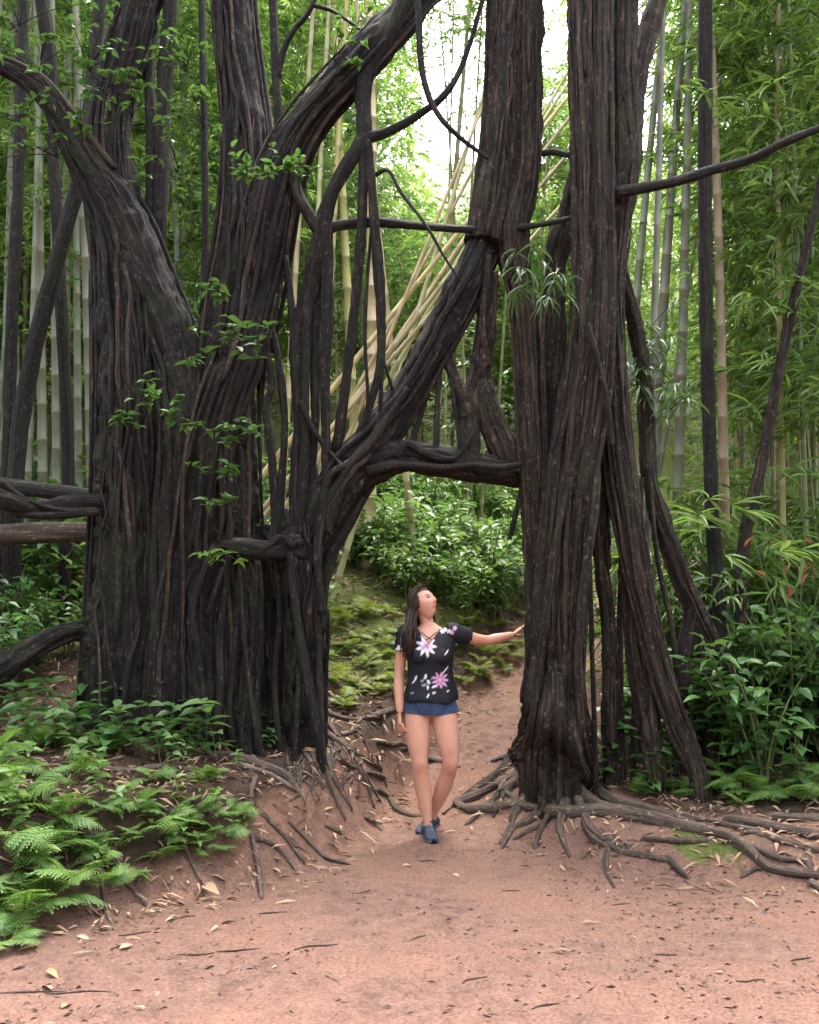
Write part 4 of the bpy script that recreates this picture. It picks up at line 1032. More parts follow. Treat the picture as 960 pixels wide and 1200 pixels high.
# sprigs growing on the trunks
def sprig(px, py, Y, n, leaf, spread, label, group=None, mat='glossy', lance=False):
    p = P(px, py, Y); t = thing('sprig', label, 'sprig', p, group); ge = Geo()
    for k in range(max(3, n // 6)):
        e = np.array([random.gauss(0, spread), -abs(random.gauss(.1, .08)), random.gauss(0, spread * .6)])
        v, f, g = tube([(0, .12, random.uniform(-.1, .05)), e * .5, e], [.004, .003, .0015], 5, 8); ge.addmulti(v, f, grain=g)
        for q in range(6):
            az = random.uniform(0, 6.28); el = random.uniform(-.4, .7); L = leaf * random.uniform(.7, 1.2)
            o = mk('leaf', LANCE_ME if lance else LEAFM[mat], parent=t); o.scale = (L, L * (1 if not lance else 1), L)
            o.location = e * random.uniform(.45, 1.05); o.rotation_mode = 'QUATERNION'
            d = (math.cos(az) * math.cos(el), math.sin(az) * math.cos(el) - .3, math.sin(el) - (.9 if lance else 0)); o.rotation_quaternion = leaf_rot(d, random.gauss(0, .3))
    m = ge.mesh('twig'); mk('twig', m, M['darkbark'], t); return t
_v, _f = LANCE; LANCE_ME = mesh_np('lance_leaf', _v * (1, .13, 1), _f); LANCE_ME.materials.append(M['bamboo_leaf_dark'])
for px, py, n, sp, lab in [(150,492,12,.07,'small leafy sprig on the outer side of the left fig trunk'),(197,485,26,.10,'fuller leafy sprig mid-height on the left fig trunk'),(180,455,10,.05,'tiny sprig just above the fuller sprig on the left fig trunk'),(283,508,24,.10,'drooping sprig in the fork of the left fig tree'),(262,560,14,.06,'sprig in the hollow below the fork of the left fig tree'),(262,592,14,.06,'low sprig under the hollow of the left fig tree'),(266,655,16,.06,'pale sprig sprouting beneath the root shelf'),(258,345,14,.07,'sprig tucked high beside the second left stem'),(262,400,26,.10,'wide leafy sprig covering the crotch of the left fig tree'),(232,428,10,.05,'sprig at the meeting of the two left stems'),(290,205,18,.08,'sparse sprig on the second stem of the left fig tree'),(340,205,14,.07,'sprig beside the big diagonal limb'),(310,390,14,.09,'twiggy sprig below the diagonal limb')]:
    sprig(px, py, 6.25, n * 2, .085, sp * 1.15, lab, mat='fern' if (px, py) == (266, 655) else 'glossy')
for px, py, n, sp in [(120,90,24,.25),(100,60,24,.25),(150,120,20,.2),(40,60,26,.3),(60,170,24,.25),(20,130,24,.3),(340,200,14,.12),(350,205,14,.1),(390,60,18,.2),(15,20,24,.3),(90,140,20,.25),(215,60,22,.2),(235,130,20,.2),(205,190,20,.2)]:
    sprig(px, py, 6.45, n * 2, .075, sp * 1.1, 'thin leafy twig hanging before the upper stems of the left fig tree', 'twigs before the upper left stems')
for px, py, n, sp in [(620,300,18,.12),(640,330,24,.12),(610,340,18,.1),(650,350,18,.1),(600,310,12,.1)]:
    sprig(px, py, 6.45, n, .19, sp, 'drooping grass-leaved tuft in the gap of the right fig trunks', 'grassy tufts in the right fig gap', lance=True)
for px, py, n, sp in [(735,430,30,.16),(760,450,30,.16),(780,420,30,.2),(745,400,24,.15),(720,430,12,.1),(790,470,24,.18),(760,380,24,.2)]:
    sprig(px, py, 7.2, n, .20, sp, 'dark drooping bamboo spray beside the right fig trunk', 'dark sprays beside the right fig trunk', lance=True)

# ------------------------------------------------------------------ ground debris
def litter():
    g = np.random.default_rng(12); n = 34000
    y = g.uniform(3.0, 12, n); x = g.uniform(-1, 1, n) * (1.2 + y * .45)
    dl = sdist(x, y, LEFT, 1); dr = sdist(x, y, RIGHT, -1)
    w = np.clip(np.maximum(sstep(-.25, .25, dl) * np.interp(y, [6, 8, 9], [.8, 1, .9]), sstep(-.2, .3, dr) * .6), .003, 1)
    edge = np.exp(-((np.minimum(abs(dl), abs(dr))) / .25) ** 2) * .16
    k = g.uniform(0, 1, n) < np.maximum(w, edge); x, y = x[k], y[k]; n = len(x)
    O = np.stack([x, y, terrain(x, y) + g.uniform(.002, .02, n)], 1); a = g.uniform(0, 6.28, n)
    D = np.stack([np.cos(a), np.sin(a), g.normal(0, .25, n)], 1)
    V, F = place((LANCE[0][[0,1,2,3,7]], np.array([(0,2,1),(0,3,2),(1,2,4),(2,3,4)])), O, D, g.uniform(.04, .15, n), g.uniform(.01, .025, n), roll=g.normal(0, .5, n))
    tag(mk('leaf_litter', mesh_np('leaf_litter', V, F, False), M['dryleaf']), 'dry brown leaf litter strewn over the banks and slope', 'leaf litter', kind='stuff')
    n = 17000; y = g.uniform(2.8, 8.5, n); x = g.uniform(-1, 1, n) * (1.2 + y * .45)
    dl = sdist(x, y, LEFT, 1); dr = sdist(x, y, RIGHT, -1); dd = np.maximum(dl, dr)
    cl = pnoise(np.stack([x * 1.3, y * 1.3, 0 * x], 1)) + .35 * sstep(.5, 1.3, x) + .4 * sstep(-.5, -1.2, x)
    k = (dd < .3) & (g.uniform(0, 1, n) < np.clip(.12 + cl * 1.2, .04, 1)); x, y = x[k], y[k]; n = len(x)
    O = np.stack([x, y, terrain(x, y) + .003], 1); a = g.uniform(0, 6.28, n); D = np.stack([np.cos(a), np.sin(a), g.normal(0, .12, n)], 1)
    V, F = place((LANCE[0][[0,1,2,3,7]], np.array([(0,2,1),(0,3,2),(1,2,4),(2,3,4)])), O, D, g.uniform(.01, .05, n) , g.uniform(.006, .016, n), roll=g.normal(0, .8, n))
    tag(mk('path_debris', mesh_np('path_debris', V, F, False), M['deadbits']), 'small dark leaf fragments scattered over the red dirt path', 'debris', kind='stuff')
litter()
M['pale_leaf'] = plain_mat('pale_dead_leaf', (.23, .15, .095), .6, .4, 6)
fl = mesh_np('leaf', OVATE[0] * (1, .35, .8), OVATE[1]); fl.materials.append(M['pale_leaf'])
fl2 = fl.copy(); fl2.materials.clear(); fl2.materials.append(plain_mat('orange_dead_leaf', (.34, .13, .06), .6, .4, 6))
def fallen(px, py, L, label, me, a=None, group=None):
    p = at(px, py); p[2] += .012; o = mk('fallen_leaf', me, loc=p); o.scale = (L, L, L); o.rotation_euler = (random.gauss(0, .15), random.gauss(0, .1), random.uniform(0, 6.28) if a is None else a)
    tag(o, label, 'leaf', group)
fallen(238, 1040, .17, 'large pale dead leaf standing out at the foot of the left bank', fl, -.9)
fallen(55, 1140, .09, 'orange-brown dead leaf on the dirt below the ferns', fl2, -.7)
fallen(72, 1185, .09, 'curled reddish dead leaf lying on the dark dirt', fl2, 1.4)
for px, py, L in [(90,1100,.08),(130,1090,.08),(205,1078,.07),(170,1185,.05),(395,1125,.03),(400,1128,.025),(320,1020,.06),(30,1135,.06),(140,1115,.09),(60,1163,.09),(325,1135,.03),(780,1005,.05),(800,1040,.05),(712,1045,.03),(740,1100,.03),(865,1030,.05),(820,990,.06),(150,1060,.07),(180,1070,.06)]:
    fallen(px, py, L, 'small pale dead leaf on the red dirt', fl, None, 'pale dead leaves on the dirt')
twig_mat = M['root']
def twig(px, py, L, a, r=.004, label='thin brown twig lying on the red dirt path', group='twigs on the dirt'):
    p = at(px, py); d = np.array([math.cos(a), math.sin(a), 0]); pts = []
    for t in np.linspace(-.5, .5, 4):
        q = p + d * L * t + np.array([random.gauss(0, .006), random.gauss(0, .006), 0]); q[2] = gz(q[0], q[1]) + r * .8; pts.append(q - p)
    v, f, g = tube(pts, [r * .6, r, r * .9, r * .4], 6, 12, .2, random.randint(0, 99))
    o = mk('twig', Geo().addmulti(v, f, grain=g).mesh('twig'), twig_mat, loc=p); tag(o, label, 'twig', group)
for px, py, L, a in [(425,1048,.12,.1),(370,1110,.2,.3),(430,1045,.08,.7),(490,1100,.1,.6),(555,1150,.12,.5),(600,1045,.1,.2),(280,1115,.18,.2),(215,1075,.12,-.2),(30,1165,.3,.1),(90,1165,.25,.05),(160,1095,.15,.4),(550,1090,.06,.8),(730,1060,.1,.3),(880,1150,.12,.2),(640,1180,.12,.3),(230,1120,.15,.1),(320,1070,.14,.2),(500,1010,.1,.2),(780,1120,.1,-.3),(940,1125,.12,.4)]:
    twig(px, py, L, a)

# ------------------------------------------------------------------ the woman under the arch
def skin_mat():
    m, nt, out = nmat('skin'); L = nt.links
    b = N_(nt, 'ShaderNodeBsdfPrincipled', Roughness=.5); b.inputs['Specular IOR Level'].default_value = .35
    b.inputs['Subsurface Weight'].default_value = .12; b.inputs['Subsurface Radius'].default_value = (.02, .008, .005); b.inputs['Subsurface Scale'].default_value = .5
    nz = noise(nt, N_(nt, 'ShaderNodeTexCoord').outputs['Object'], 14, 4, .6)
    c = mixc(nt, .35, attr(nt, 'paint').outputs['Color'], ramp(nt, nz, [(.3, (.82, .76, .74)), (.7, (1.1, 1.08, 1.06))]), 'MULTIPLY')
    L.new(c, b.inputs['Base Color']); L.new(b.outputs[0], out.inputs[0]); return m
def cloth_mat(name, scale, rough=.75, amt=.25):
    m, nt, out = nmat(name); L = nt.links
    b = N_(nt, 'ShaderNodeBsdfPrincipled', Roughness=rough); b.inputs['Specular IOR Level'].default_value = .2
    nz = noise(nt, N_(nt, 'ShaderNodeTexCoord').outputs['Object'], scale, 4, .7)
    c = mixc(nt, 1, attr(nt, 'paint').outputs['Color'], ramp(nt, nz, [(.3, (1 - amt,) * 3), (.7, (1 + amt,) * 3)]), 'MULTIPLY')
    L.new(c, b.inputs['Base Color']); L.new(bump(nt, nz, .3, .002), b.inputs['Normal']); L.new(b.outputs[0], out.inputs[0]); return m
M['skin'] = skin_mat(); M['blouse'] = cloth_mat('blouse_cloth', 220, .65, .12); M['denim'] = cloth_mat('denim', 260, .85, .35)
M['hair'] = plain_mat('brown_hair', (.024, .012, .008), .55, .5, 60, .22)
M['shoe'] = plain_mat('shoe_fabric', (.028, .034, .055), .75, .4, 90, .3, .002)
M['sole'] = plain_mat('shoe_sole', (.055, .06, .075), .7, .3, 60)
M['lace'] = plain_mat('shoe_lace', (.16, .17, .20), .7, .2, 60)
M['eye'] = plain_mat('eye', (.10, .085, .08), .15, .2, 60, .6)

def loft(rings, sides=28):
    """rings (x, y, z, rx, ry) stacked in z -> closed mesh"""
    r = catmull(np.array(rings, float)[:, :], len(rings) * 5); th = np.linspace(0, 2 * np.pi, sides, endpoint=False)
    V = np.stack([r[:, None, 0] + r[:, None, 3] * np.cos(th), r[:, None, 1] + r[:, None, 4] * np.sin(th), r[:, None, 2] + 0 * th], -1).reshape(-1, 3); n = len(r)
    k = np.arange(n - 1)[:, None] * sides; j = np.arange(sides)[None]; j2 = (j + 1) % sides
    Q = np.stack([k + j, k + j2, k + sides + j2, k + sides + j], -1).reshape(-1, 4)
    V = np.vstack([V, r[0, :3], r[-1, :3]]); a, b = n * sides, n * sides + 1; jj = np.arange(sides); e = (n - 1) * sides
    T = np.concatenate([np.stack([np.full(sides, a), (jj + 1) % sides, jj], 1), np.stack([np.full(sides, b), e + jj, e + (jj + 1) % sides], 1)])
    return V, [Q, T]
def ball(c, r, n=24):
    th = np.linspace(0, np.pi, n); ph = np.linspace(0, 2 * np.pi, n * 2, endpoint=False); m = n * 2
    V = np.stack([np.sin(th)[:, None] * np.cos(ph), np.sin(th)[:, None] * np.sin(ph), np.cos(th)[:, None] + 0 * ph], -1).reshape(-1, 3) * np.asarray(r) + np.asarray(c)
    k = np.arange(n - 1)[:, None] * m; j = np.arange(m)[None]; j2 = (j + 1) % m
    return V, [np.stack([k + j, k + m + j, k + m + j2, k + j2], -1).reshape(-1, 4)]
class Pile:
    def __init__(s): s.V = []; s.Q = []; s.T = []; s.n = 0
    def add(s, VF):
        V, Fs = VF[0], VF[1]
        for F in Fs: (s.Q if F.shape[1] == 4 else s.T).append(F + s.n)
        s.V.append(V); s.n += len(V)
    def get(s): return np.concatenate(s.V), [np.concatenate(q) for q in (s.Q, s.T) if q]
def limb(pts, r, ell=None): return tube(pts, r, 20, len(pts) * 6, ell=ell)[:2]

# head in its own frame: +Y' out of the face, +Z' crown
HC = np.array([-.045, .005, 1.535]); yaw, pit, rollh = R(50), R(30), R(-4)
fw = np.array([math.sin(yaw) * math.cos(pit), -math.cos(yaw) * math.cos(pit), math.sin(pit)])
rt = np.cross(fw, [0, 0, 1.0]); rt /= np.linalg.norm(rt); upv = np.cross(rt, fw)
HM = np.stack([rt, fw, upv], 1)          # local (x right of face normal seen from behind, y forward, z up) -> body
def head_surface():
    V, F = ball((0, 0, 0), (1, 1, 1), 44); d = V.copy()
    x = d[:, 0] * .074; y = d[:, 1] * .094; z = d[:, 2] * .112
    low = sstep(.01, -.105, z)
    x = x * (1 - .40 * low); y = np.where(y < 0, y * (1 - .40 * low), y * (1 - .02 * low)) 
    fr = np.clip(y / .094, 0, 1)
    g = lambda a, b, s1, s2: np.exp(-((x - a) / s1) ** 2 - ((z - b) / s2) ** 2)
    prof = np.interp(z, [-.040, -.032, -.022, .02, .032], [0, .75, 1, .28, 0])
    y = y + fr * (.024 * np.exp(-(x / .0105) ** 2) * prof + .008 * (g(.012, -.030, .009, .008) + g(-.012, -.030, .009, .008)))
    y = y - fr * .011 * (g(.030, .010, .015, .011) + g(-.030, .010, .015, .011)) + fr * .004 * (g(.028, .027, .022, .008) + g(-.028, .027, .022, .008))
    y = y + fr * (.007 * g(0, -.055, .022, .007) + .006 * g(0, -.066, .019, .006) - .004 * g(0, -.0605, .024, .003)) + fr * .009 * g(0, -.094, .022, .016)
    y = y + fr * .004 * (g(.042, -.02, .02, .02) + g(-.042, -.02, .02, .02))
    return np.stack([x, y, z], 1), F
hv, hf = head_surface()
pile = Pile()
pile.add((hv @ HM.T + HC, hf))
for s in (1, -1):          # ears
    V, F = ball((s * .074, -.012, -.005), (.009, .02, .031), 14); pile.add((V @ HM.T + HC, F))
pile.add(limb([(-.012, .018, 1.33), (-.022, .018, 1.40), (-.038, .012, 1.47), HC + np.array([0, .005, -.01])], [.062, .049, .047, .05]))
pile.add(loft([(0, 0, .79, .13, .095), (0, .005, .83, .158, .115), (0, .012, .88, .168, .122), (0, .006, .95, .156, .108), (0, 0, 1.03, .132, .09), (0, 0, 1.10, .126, .086), (0, -.004, 1.18, .14, .1), (0, 0, 1.25, .152, .102), (0, .006, 1.31, .158, .09), (-.004, .012, 1.355, .13, .07), (-.01, .016, 1.385, .075, .055), (-.015, .018, 1.41, .05, .05)]))
for s in (1, -1): pile.add(ball((s * .066, -.078, 1.19), (.062, .055, .06), 16))
for s in (1, -1): pile.add(ball((s * .155, .01, 1.335), (.052, .048, .048), 14))
legR = [(-.085, .005, .87), (-.086, -.01, .74), (-.082, -.035, .60), (-.076, -.05, .52), (-.072, -.055, .475), (-.066, -.04, .41), (-.052, -.025, .31), (-.036, -.03, .20), (-.024, -.035, .11), (-.02, -.035, .06)]
legL = [(.085, .005, .87), (.098, -.015, .74), (.118, -.04, .60), (.128, -.05, .52), (.130, -.05, .475), (.116, -.012, .41), (.085, .035, .31), (.050, .08, .21), (.018, .115, .125), (.005, .125, .075)]
lr = [.086, .089, .074, .058, .054, .052, .055, .043, .032, .034]
for L in (legR, legL): pile.add(limb(L, lr))
for K in (legR, legL):
    k = np.array(K[4]); pile.add(ball(k + (0, -.03, .01), (.034, .026, .038), 12))
armR = [(-.160, .012, 1.34), (-.182, .018, 1.27), (-.203, .024, 1.16), (-.213, .026, 1.055), (-.214, .012, .97), (-.209, -.012, .87), (-.206, -.024, .815)]
armL = [(.155, .008, 1.345), (.215, .03, 1.325), (.31, .085, 1.30), (.40, .14, 1.288), (.455, .178, 1.297), (.535, .232, 1.312), (.585, .262, 1.322)]
ar = [.05, .045, .040, .035, .036, .030, .023]
pile.add(limb(armR, ar)); pile.add(limb(armL, ar))
def hand(w, d, n, curl, spread, thumb_side):
    """wrist w, hand direction d, palm normal n (direction the palm faces)"""
    d = np.array(d, float) / np.linalg.norm(d); n = np.array(n, float); n -= d * (n @ d); n /= np.linalg.norm(n); s = np.cross(n, d) * thumb_side
    w = np.array(w); q = lambda a, b, c: w + d * a + s * b + n * c
    pile.add(tube([q(-.01, 0, 0), q(.03, .003, 0), q(.065, .002, 0), q(.088, 0, 0)], [.021, .03, .036, .034], 16, 14, ell=(.42, 1.0) if abs(frames(np.array([q(-.01,0,0),q(.03,0,0),q(.06,0,0)]))[1][0] @ n) > .7 else (1.0, .42))[:2])
    for k, (b, L) in enumerate([(.029, .072), (.010, .080), (-.010, .075), (-.028, .060)]):
        a0 = np.array(q(.082, b, 0)); pts = [a0]; ang = 0; sp = (b * spread * 9)
        for seg, c in ((.44, curl), (.31, curl * 1.3), (.25, curl)):
            ang += c; dd = d * math.cos(ang) + n * math.sin(ang) + s * sp; dd /= np.linalg.norm(dd); pts.append(pts[-1] + dd * L * seg)
        pile.add(tube(pts, [.0088, .0085, .0078, .006], 10, 16)[:2])
    a0 = q(.02, .024, .004); dd = d * .62 + s * .62 + n * .28; dd /= np.linalg.norm(dd); d2 = d * .9 + s * .25 + n * .3; d2 /= np.linalg.norm(d2)
    pile.add(tube([a0, a0 + dd * .034, a0 + dd * .034 + d2 * .028, a0 + dd * .034 + d2 * .05], [.013, .0108, .0095, .0068], 10, 14)[:2])
hand(armR[-1], (.02, -.10, -1), (.75, .55, 0), .28, .1, 1)
hand(armL[-1], (.62, .30, .42), (.72, -.05, -.45), .16, .22, -1)
V, F = pile.get(); BV, BF, BN = remeshed(V, F, .0042, 3)
# skin paint: lips, brows, cheeks, knees
hl = (BV - HC) @ HM; paint = np.tile(np.array([.46, .228, .160, 1.0]), (len(BV), 1))
def dab(mask, c): paint[:, :3] = paint[:, :3] * (1 - mask[:, None]) + np.array(c) * mask[:, None]
front = (hl[:, 1] > .05) & (np.linalg.norm(hl, axis=1) < .15)
gz2 = lambda a, b, s1, s2: np.exp(-((hl[:, 0] - a) / s1) ** 2 - ((hl[:, 2] - b) / s2) ** 2) * front
dab(np.clip(1.3 * gz2(0, -.060, .019, .0085), 0, 1) * 1.0, (.27, .05, .05))
for s in (1, -1):
    dab(np.clip(1.4 * gz2(s * .030, .029, .017, .0042), 0, 1) * .85, (.035, .02, .015))
    dab(np.clip(1.4 * gz2(s * .030, .0105, .0135, .0042), 0, 1) * .95, (.02, .012, .011))
    dab(gz2(s * .042, -.022, .02, .018) * .3, (.52, .2, .15))
    dab(np.clip(gz2(s * .010, -.036, .005, .004), 0, 1) * .6, (.16, .06, .05))
for K in (legR, legL): dab(np.exp(-(np.linalg.norm(BV - (np.array(K[4]) + (0, -.05, 0)), axis=1) / .05) ** 2) * .45, (.42, .17, .12))
WP = P(505, 983, 6.5); wz = gz(WP[0] - .02, WP[1] - .12)
WLOC = Vector((WP[0], WP[1], wz + .004))
woman = mk('person', mesh_np('person', BV, BF, True, dict(paint=paint)), M['skin'], None, WLOC)
tag(woman, 'woman in a floral blouse and denim shorts touching the right fig trunk, looking up', 'person')
# blouse
pl = Pile()
pl.add(loft([(0, .0, .885, .182, .135), (0, .002, .91, .186, .137), (0, .004, .97, .176, .128), (0, 0, 1.04, .160, .118), (0, -.004, 1.12, .156, .118), (0, -.01, 1.19, .162, .128), (0, -.006, 1.25, .166, .121), (0, .004, 1.31, .168, .102), (-.004, .012, 1.355, .140, .080), (-.01, .018, 1.382, .088, .062)]))
for s in (1, -1): pl.add(ball((s * .066, -.084, 1.19), (.066, .056, .064), 16))
for A, k in ((armR, 1), (armL, 1)):
    A = np.array(A); pl.add(limb([A[0] * .75 + np.array([0, 0, 1.34]) * .25, A[0], A[0] * .45 + A[1] * .55, A[1] * .85 + A[2] * .15, A[1] * .55 + A[2] * .45], [.066, .068, .066, .064, .065])); pl.add(ball(A[0] * (.97, 1, 1) + (0, 0, .002), (.064, .060, .060), 14))
V, F = pl.get(); SV, SF, SN = remeshed(V, F, .0055, 4)
wr = pnoise(SV * (9, 9, 4.5)) * .012 + pnoise(SV * (22, 22, 9) + 4) * .005
hemw = sstep(1.08, .90, SV[:, 2]); ang_ = np.arctan2(SV[:, 1], SV[:, 0])
SV = SV + SN * (wr * sstep(1.36, 1.28, SV[:, 2]) + hemw * .004 * np.sin(ang_ * 7 + SV[:, 2] * 8))[:, None]
SV[:, 2] += sstep(.93, .885, SV[:, 2]) * .010 * np.sin(ang_ * 3 + 1)
cen = SV.copy()
vneck = (SV[:, 1] < -.02) & (SV[:, 2] > 1.268) & (np.abs(SV[:, 0] + .012) < (SV[:, 2] - 1.262) * .62) 
vneck |= (SV[:, 2] > 1.372) & (np.abs(SV[:, 0] + .012) < .088)
keepF = [f[~vneck[f].any(1)] for f in SF]
sp = np.tile(np.array([.0085, .0085, .0125, 1.0]), (len(SV), 1)); sx, sz_ = SV[:, 0], SV[:, 2]; frn = SV[:, 1] < .02
g = np.random.default_rng(8)
def blot(x, z, r, c, a=1.0, petals=0, ph=0, ell=1.0, rot=0, side=None):
    dx, dz = sx - x, sz_ - z; c_, s_ = math.cos(rot), math.sin(rot); u = dx * c_ + dz * s_; v = (-dx * s_ + dz * c_) / ell
    d = np.hypot(u, v); th = np.arctan2(v, u); rr = r * (1 + (.30 * np.cos(petals * th + ph) if petals else 0)) * (1 + .25 * pnoise(SV * 60))
    m = sstep(rr * 1.05, rr * .8, d) * a * (frn if side is None else side); 
    sp[:, :3] = sp[:, :3] * (1 - m[:, None]) + np.array(c) * m[:, None]
WHT, PNK, PUR, GRY = (.62, .56, .60), (.50, .26, .40), (.26, .09, .22), (.20, .20, .24)
blot(-.03, 1.258, .058, WHT, .95, 9, .4); blot(-.028, 1.258, .040, PNK, .7, 8, 1.2); blot(-.025, 1.26, .018, PUR, .95, 5); blot(-.005, 1.275, .018, WHT, .8); blot(-.055, 1.245, .014, GRY, .8)
blot(.062, 1.032, .046, PNK, .9, 9, .3); blot(.062, 1.032, .030, PUR, .8, 6, 1.5); blot(.060, 1.035, .014, PNK, .9)
for x, z, r, e, ro in [(-.035,1.055,.020,.55,1.3),(-.055,1.03,.018,.5,.6),(-.015,1.02,.018,.6,2.2),(-.045,1.0,.02,.5,.2),(.01,1.045,.013,.5,.8),(-.02,.985,.016,.45,1.6),(.02,.99,.016,.5,.5),(-.10,1.045,.02,.35,1.2),(-.115,1.02,.016,.3,.9),(.02,.95,.013,.6,.4),(-.02,.93,.016,.4,1.2),(.10,1.10,.03,.12,.9),(.085,1.08,.03,.1,1.0),(.105,1.215,.025,.2,.9),(-.125,.945,.015,.4,.3),(.115,.96,.012,.4,.5)]:
    blot(x, z, r, WHT if g.uniform() < .55 else GRY, .85, 0, 0, e, ro)
for x, z in [(.10,1.365),(.125,1.355),(.145,1.345),(.165,1.375),(.08,1.355)]: blot(x, z, .014, WHT if x < .13 else PNK, .85, 5, x * 40, 1, 0, np.ones(len(SV)))
for x, z in [(-.215,1.25),(-.225,1.235),(-.205,1.235)]: blot(x, z, .013, WHT, .9, 0, 0, .8, 0, np.ones(len(SV)))
bl = mesh_np('blouse', SV, keepF, True, dict(paint=sp))
tag(mk('blouse', bl, M['blouse'], woman), 'black short-sleeved blouse with pink and white flowers')
for s in (1, -1):
    v, f, _ = tube([(-.012 + s * .052, -.092, 1.352), (-.012 + s * .012, -.108, 1.318), (-.012 - s * .022, -.116, 1.298)], [.0035, .0035, .0035], 6, 10)
    mk('neck_strap', Geo().addmulti(v, f).mesh('neck_strap'), plain_mat('strap_cloth', (.01, .01, .013), .7, .1), woman)
# shorts
pl = Pile()
pl.add(ball((0, .0, .815), (.04, .08, .03), 14)); pl.add(loft([(0, .006, .80, .165, .118), (0, .01, .85, .176, .129), (0, .01, .90, .174, .126), (0, .005, .95, .163, .115)]))
pl.add(limb([(-.082, .008, .88), (-.088, .0, .82), (-.093, -.006, .785)], [.093, .096, .096])); pl.add(limb([(.082, .008, .88), (.093, .0, .82), (.101, -.006, .785)], [.093, .096, .096]))
V, F = pl.get(); DV, DF, DN = remeshed(V, F, .006, 3)
DV = DV + DN * (pnoise(DV * (25, 25, 14)) * .005)[:, None]
hemk = sstep(.83, .785, DV[:, 2]); DV[:, 2] += hemk * (.018 * np.clip(np.abs(DV[:, 0] - .004) / .17, 0, 1) - .006)
cut = (DV[:, 2] < .797) & (np.abs(DV[:, 0] - .003) < .012); DF = [f[~cut[f].any(1)] for f in DF]
fray = np.clip(1 - np.abs(DV[:, 2] - (.786 + .018 * np.clip(np.abs(DV[:, 0] - .004) / .17, 0, 1))) / .014, 0, 1); fade = pnoise(DV * 12) * .5 + .5
dp = np.concatenate([np.array([.024, .040, .084])[None] * (.6 + .9 * fade[:, None]) * (1 - fray[:, None] * .7) + np.array([.42, .45, .52]) * fray[:, None] * .6, np.ones((len(DV), 1))], 1)
seam = np.exp(-((DV[:, 0] - .003) / .006) ** 2) * (DV[:, 1] < 0) * .5 + np.exp(-((np.abs(DV[:, 0]) - .15) / .006) ** 2) * .3
dp[:, :3] *= (1 - .6 * seam)[:, None]
mk('shorts', mesh_np('shorts', DV, DF, True, dict(paint=dp)), M['denim'], woman)
# shoes
def shoe(ankle, toe_dir, pitch_down):
    a = np.array(ankle); d = np.array([toe_dir[0], toe_dir[1], 0.0]); d /= np.linalg.norm(d)
    c, s = math.cos(pitch_down), math.sin(pitch_down); f = d * c - np.array([0, 0, 1]) * s; u = np.array([0, 0, 1]) * c + d * s; r = np.cross(f, u)
    up = Pile(); H = []
    for t, w, h in [(-.075, .018, .03), (-.065, .032, .055), (-.035, .037, .075), (0, .037, .088), (.04, .038, .075), (.08, .042, .055), (.12, .043, .042), (.15, .036, .034), (.168, .018, .024)]: H.append((t, w, h))
    th = np.linspace(0, 2 * np.pi, 20, endpoint=False); HH = catmull(np.array(H), 40); n = len(HH)
    cs = np.sign(np.cos(th)) * np.abs(np.cos(th)) ** .8; sn = np.sin(th)
    V = a + f * HH[:, 0][:, None, None] + r * (HH[:, 1][:, None] * cs)[..., None] + u * ((HH[:, 2][:, None] * .5) * (1 + sn) - .062)[..., None]
    k = np.arange(n - 1)[:, None] * 20; j = np.arange(20)[None]; j2 = (j + 1) % 20; Q = np.stack([k + j, k + j2, k + 20 + j2, k + 20 + j], -1).reshape(-1, 4)
    me = mesh_np('shoe', V.reshape(-1, 3), Q); o = mk('shoe', me, M['shoe'], woman)
    SVv = a + f * HH[:, 0][:, None, None] * 1.02 + r * (HH[:, 1][:, None] * cs * 1.07)[..., None] + u * (.011 * (1 + sn) - .07)[..., None]
    mk('sole', mesh_np('sole', SVv.reshape(-1, 3), Q), M['sole'], o)
    ge = Geo()
    for t in (.035, .055, .075):
        h = np.interp(t, HH[:, 0], HH[:, 2]) - .060
        v, ff, _ = tube([a + f * t + r * .022 + u * (h - .008), a + f * t + u * (h + .003), a + f * t - r * .022 + u * (h - .008)], [.0028] * 3, 5, 8); ge.addmulti(v, ff)
    v, ff, _ = tube([a + f * (-.01) + u * .02, a + f * (-.005) + u * .045], [.037, .036], 16, 5); ge2 = Geo().addmulti(v, ff)
    mk('collar', ge2.mesh('collar'), M['shoe'], o); mk('lace', ge.mesh('lace'), M['lace'], o)
shoe((-.02, -.035, .068), (.22, -1), .03); shoe((.003, .125, .090), (-.55, -.85), .14)
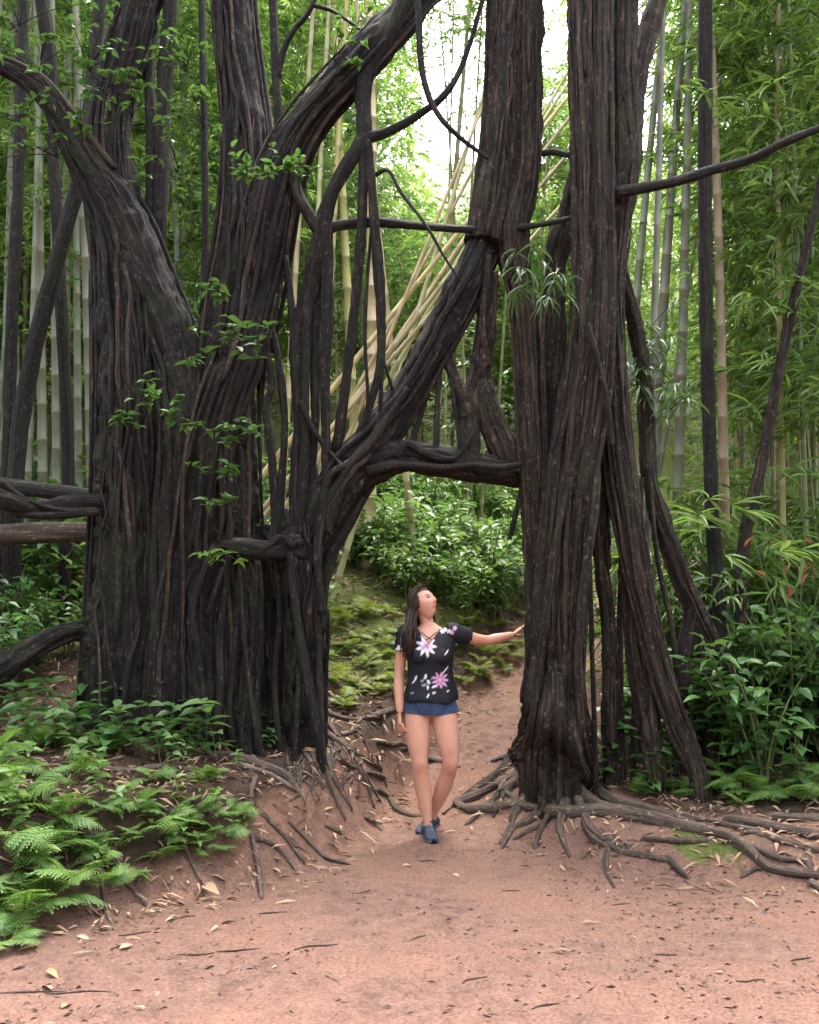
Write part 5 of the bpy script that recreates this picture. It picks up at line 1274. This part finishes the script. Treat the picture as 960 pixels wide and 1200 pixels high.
# hair: locks leaving the scalp, falling behind and over the near shoulder
hg = Geo(); g = np.random.default_rng(21); nl = 330; made = 0
capV, capF = ball((0, 0, 0), (1, 1, 1), 30); cx = capV[:, 0] * .083; cy = capV[:, 1] * .101; cz = capV[:, 2] * .121
inface = (capV[:, 1] > .28) & (capV[:, 2] < .62) | (capV[:, 2] < -.35)
cp = np.stack([cx, cy, cz], 1); cp *= (1 + .02 * np.sin(capV[:, 0] * 60))[:, None]; keep = [f[~inface[f].any(1)] for f in capF]
hg.addmulti(cp @ HM.T + HC, keep)
while made < nl:
    v = g.normal(0, 1, 3); v /= np.linalg.norm(v)
    if v[2] < -.1 or (v[1] > .42 and v[2] < .78): continue
    # slide down the scalp away from the face
    pts = []; p = v.copy(); side = np.sign(v[0]) if abs(v[0]) > .05 else g.choice([-1, 1]); off = g.uniform(1.06, 1.22)
    wd = HM.T @ np.array([0, 0, -1.0])
    for k in range(16):
        q = p * np.array([.076, .096, .114]) * off; pts.append(HM @ q + HC)
        t = wd + np.array([side * .35, -.55, 0]) * (1 - k / 20); t -= p * (t @ p); nt_ = np.linalg.norm(t)
        if nt_ < .12: break
        p = p + t / nt_ * .16; p /= np.linalg.norm(p)
        if (HM @ (p * .1))[2] < -.035: break
    e = pts[-1].copy(); endz = g.uniform(1.18, 1.30); n = 7
    # near (image-left) side falls in front of the shoulder, the rest behind the back
    infront = e[0] < HC[0] - .045 and g.uniform() < .75
    tx = np.clip(e[0] * 1.0 - .03, -.165, -.07) + g.normal(0, .015) if infront else np.clip(e[0], -.14, .06) + g.normal(0, .02)
    ty = -.105 + g.normal(0, .012) if infront else .115 + g.normal(0, .012)
    for k in range(1, n + 1):
        u = k / n; w = u ** .8; q = np.array([e[0] + (tx - e[0]) * w, e[1] + (ty - e[1]) * min(1, w * 1.35), e[2] + (endz - e[2]) * u])
        q += np.array([math.sin(u * 7 + made) * .006, math.cos(u * 6 + made * 1.7) * .005, 0]); pts.append(q)
    pts = np.array(pts); r0 = g.uniform(.006, .011); m = len(pts)
    rr = r0 * np.interp(np.linspace(0, 1, m), [0, .2, .75, 1], [.6, 1, .9, .15]); vv, ff, _ = tube(pts, rr, 6, 22); hg.addmulti(vv, ff); made += 1
tag(mk('hair', hg.mesh('hair'), M['hair'], woman), 'long dark brown hair')
for s in (1, -1):
    V, F = ball((s * .030, .0765, .010), (.0115, .0105, .0062), 12); mk('eye', mesh_np('eye', V @ HM.T + HC, F), M['eye'], woman)
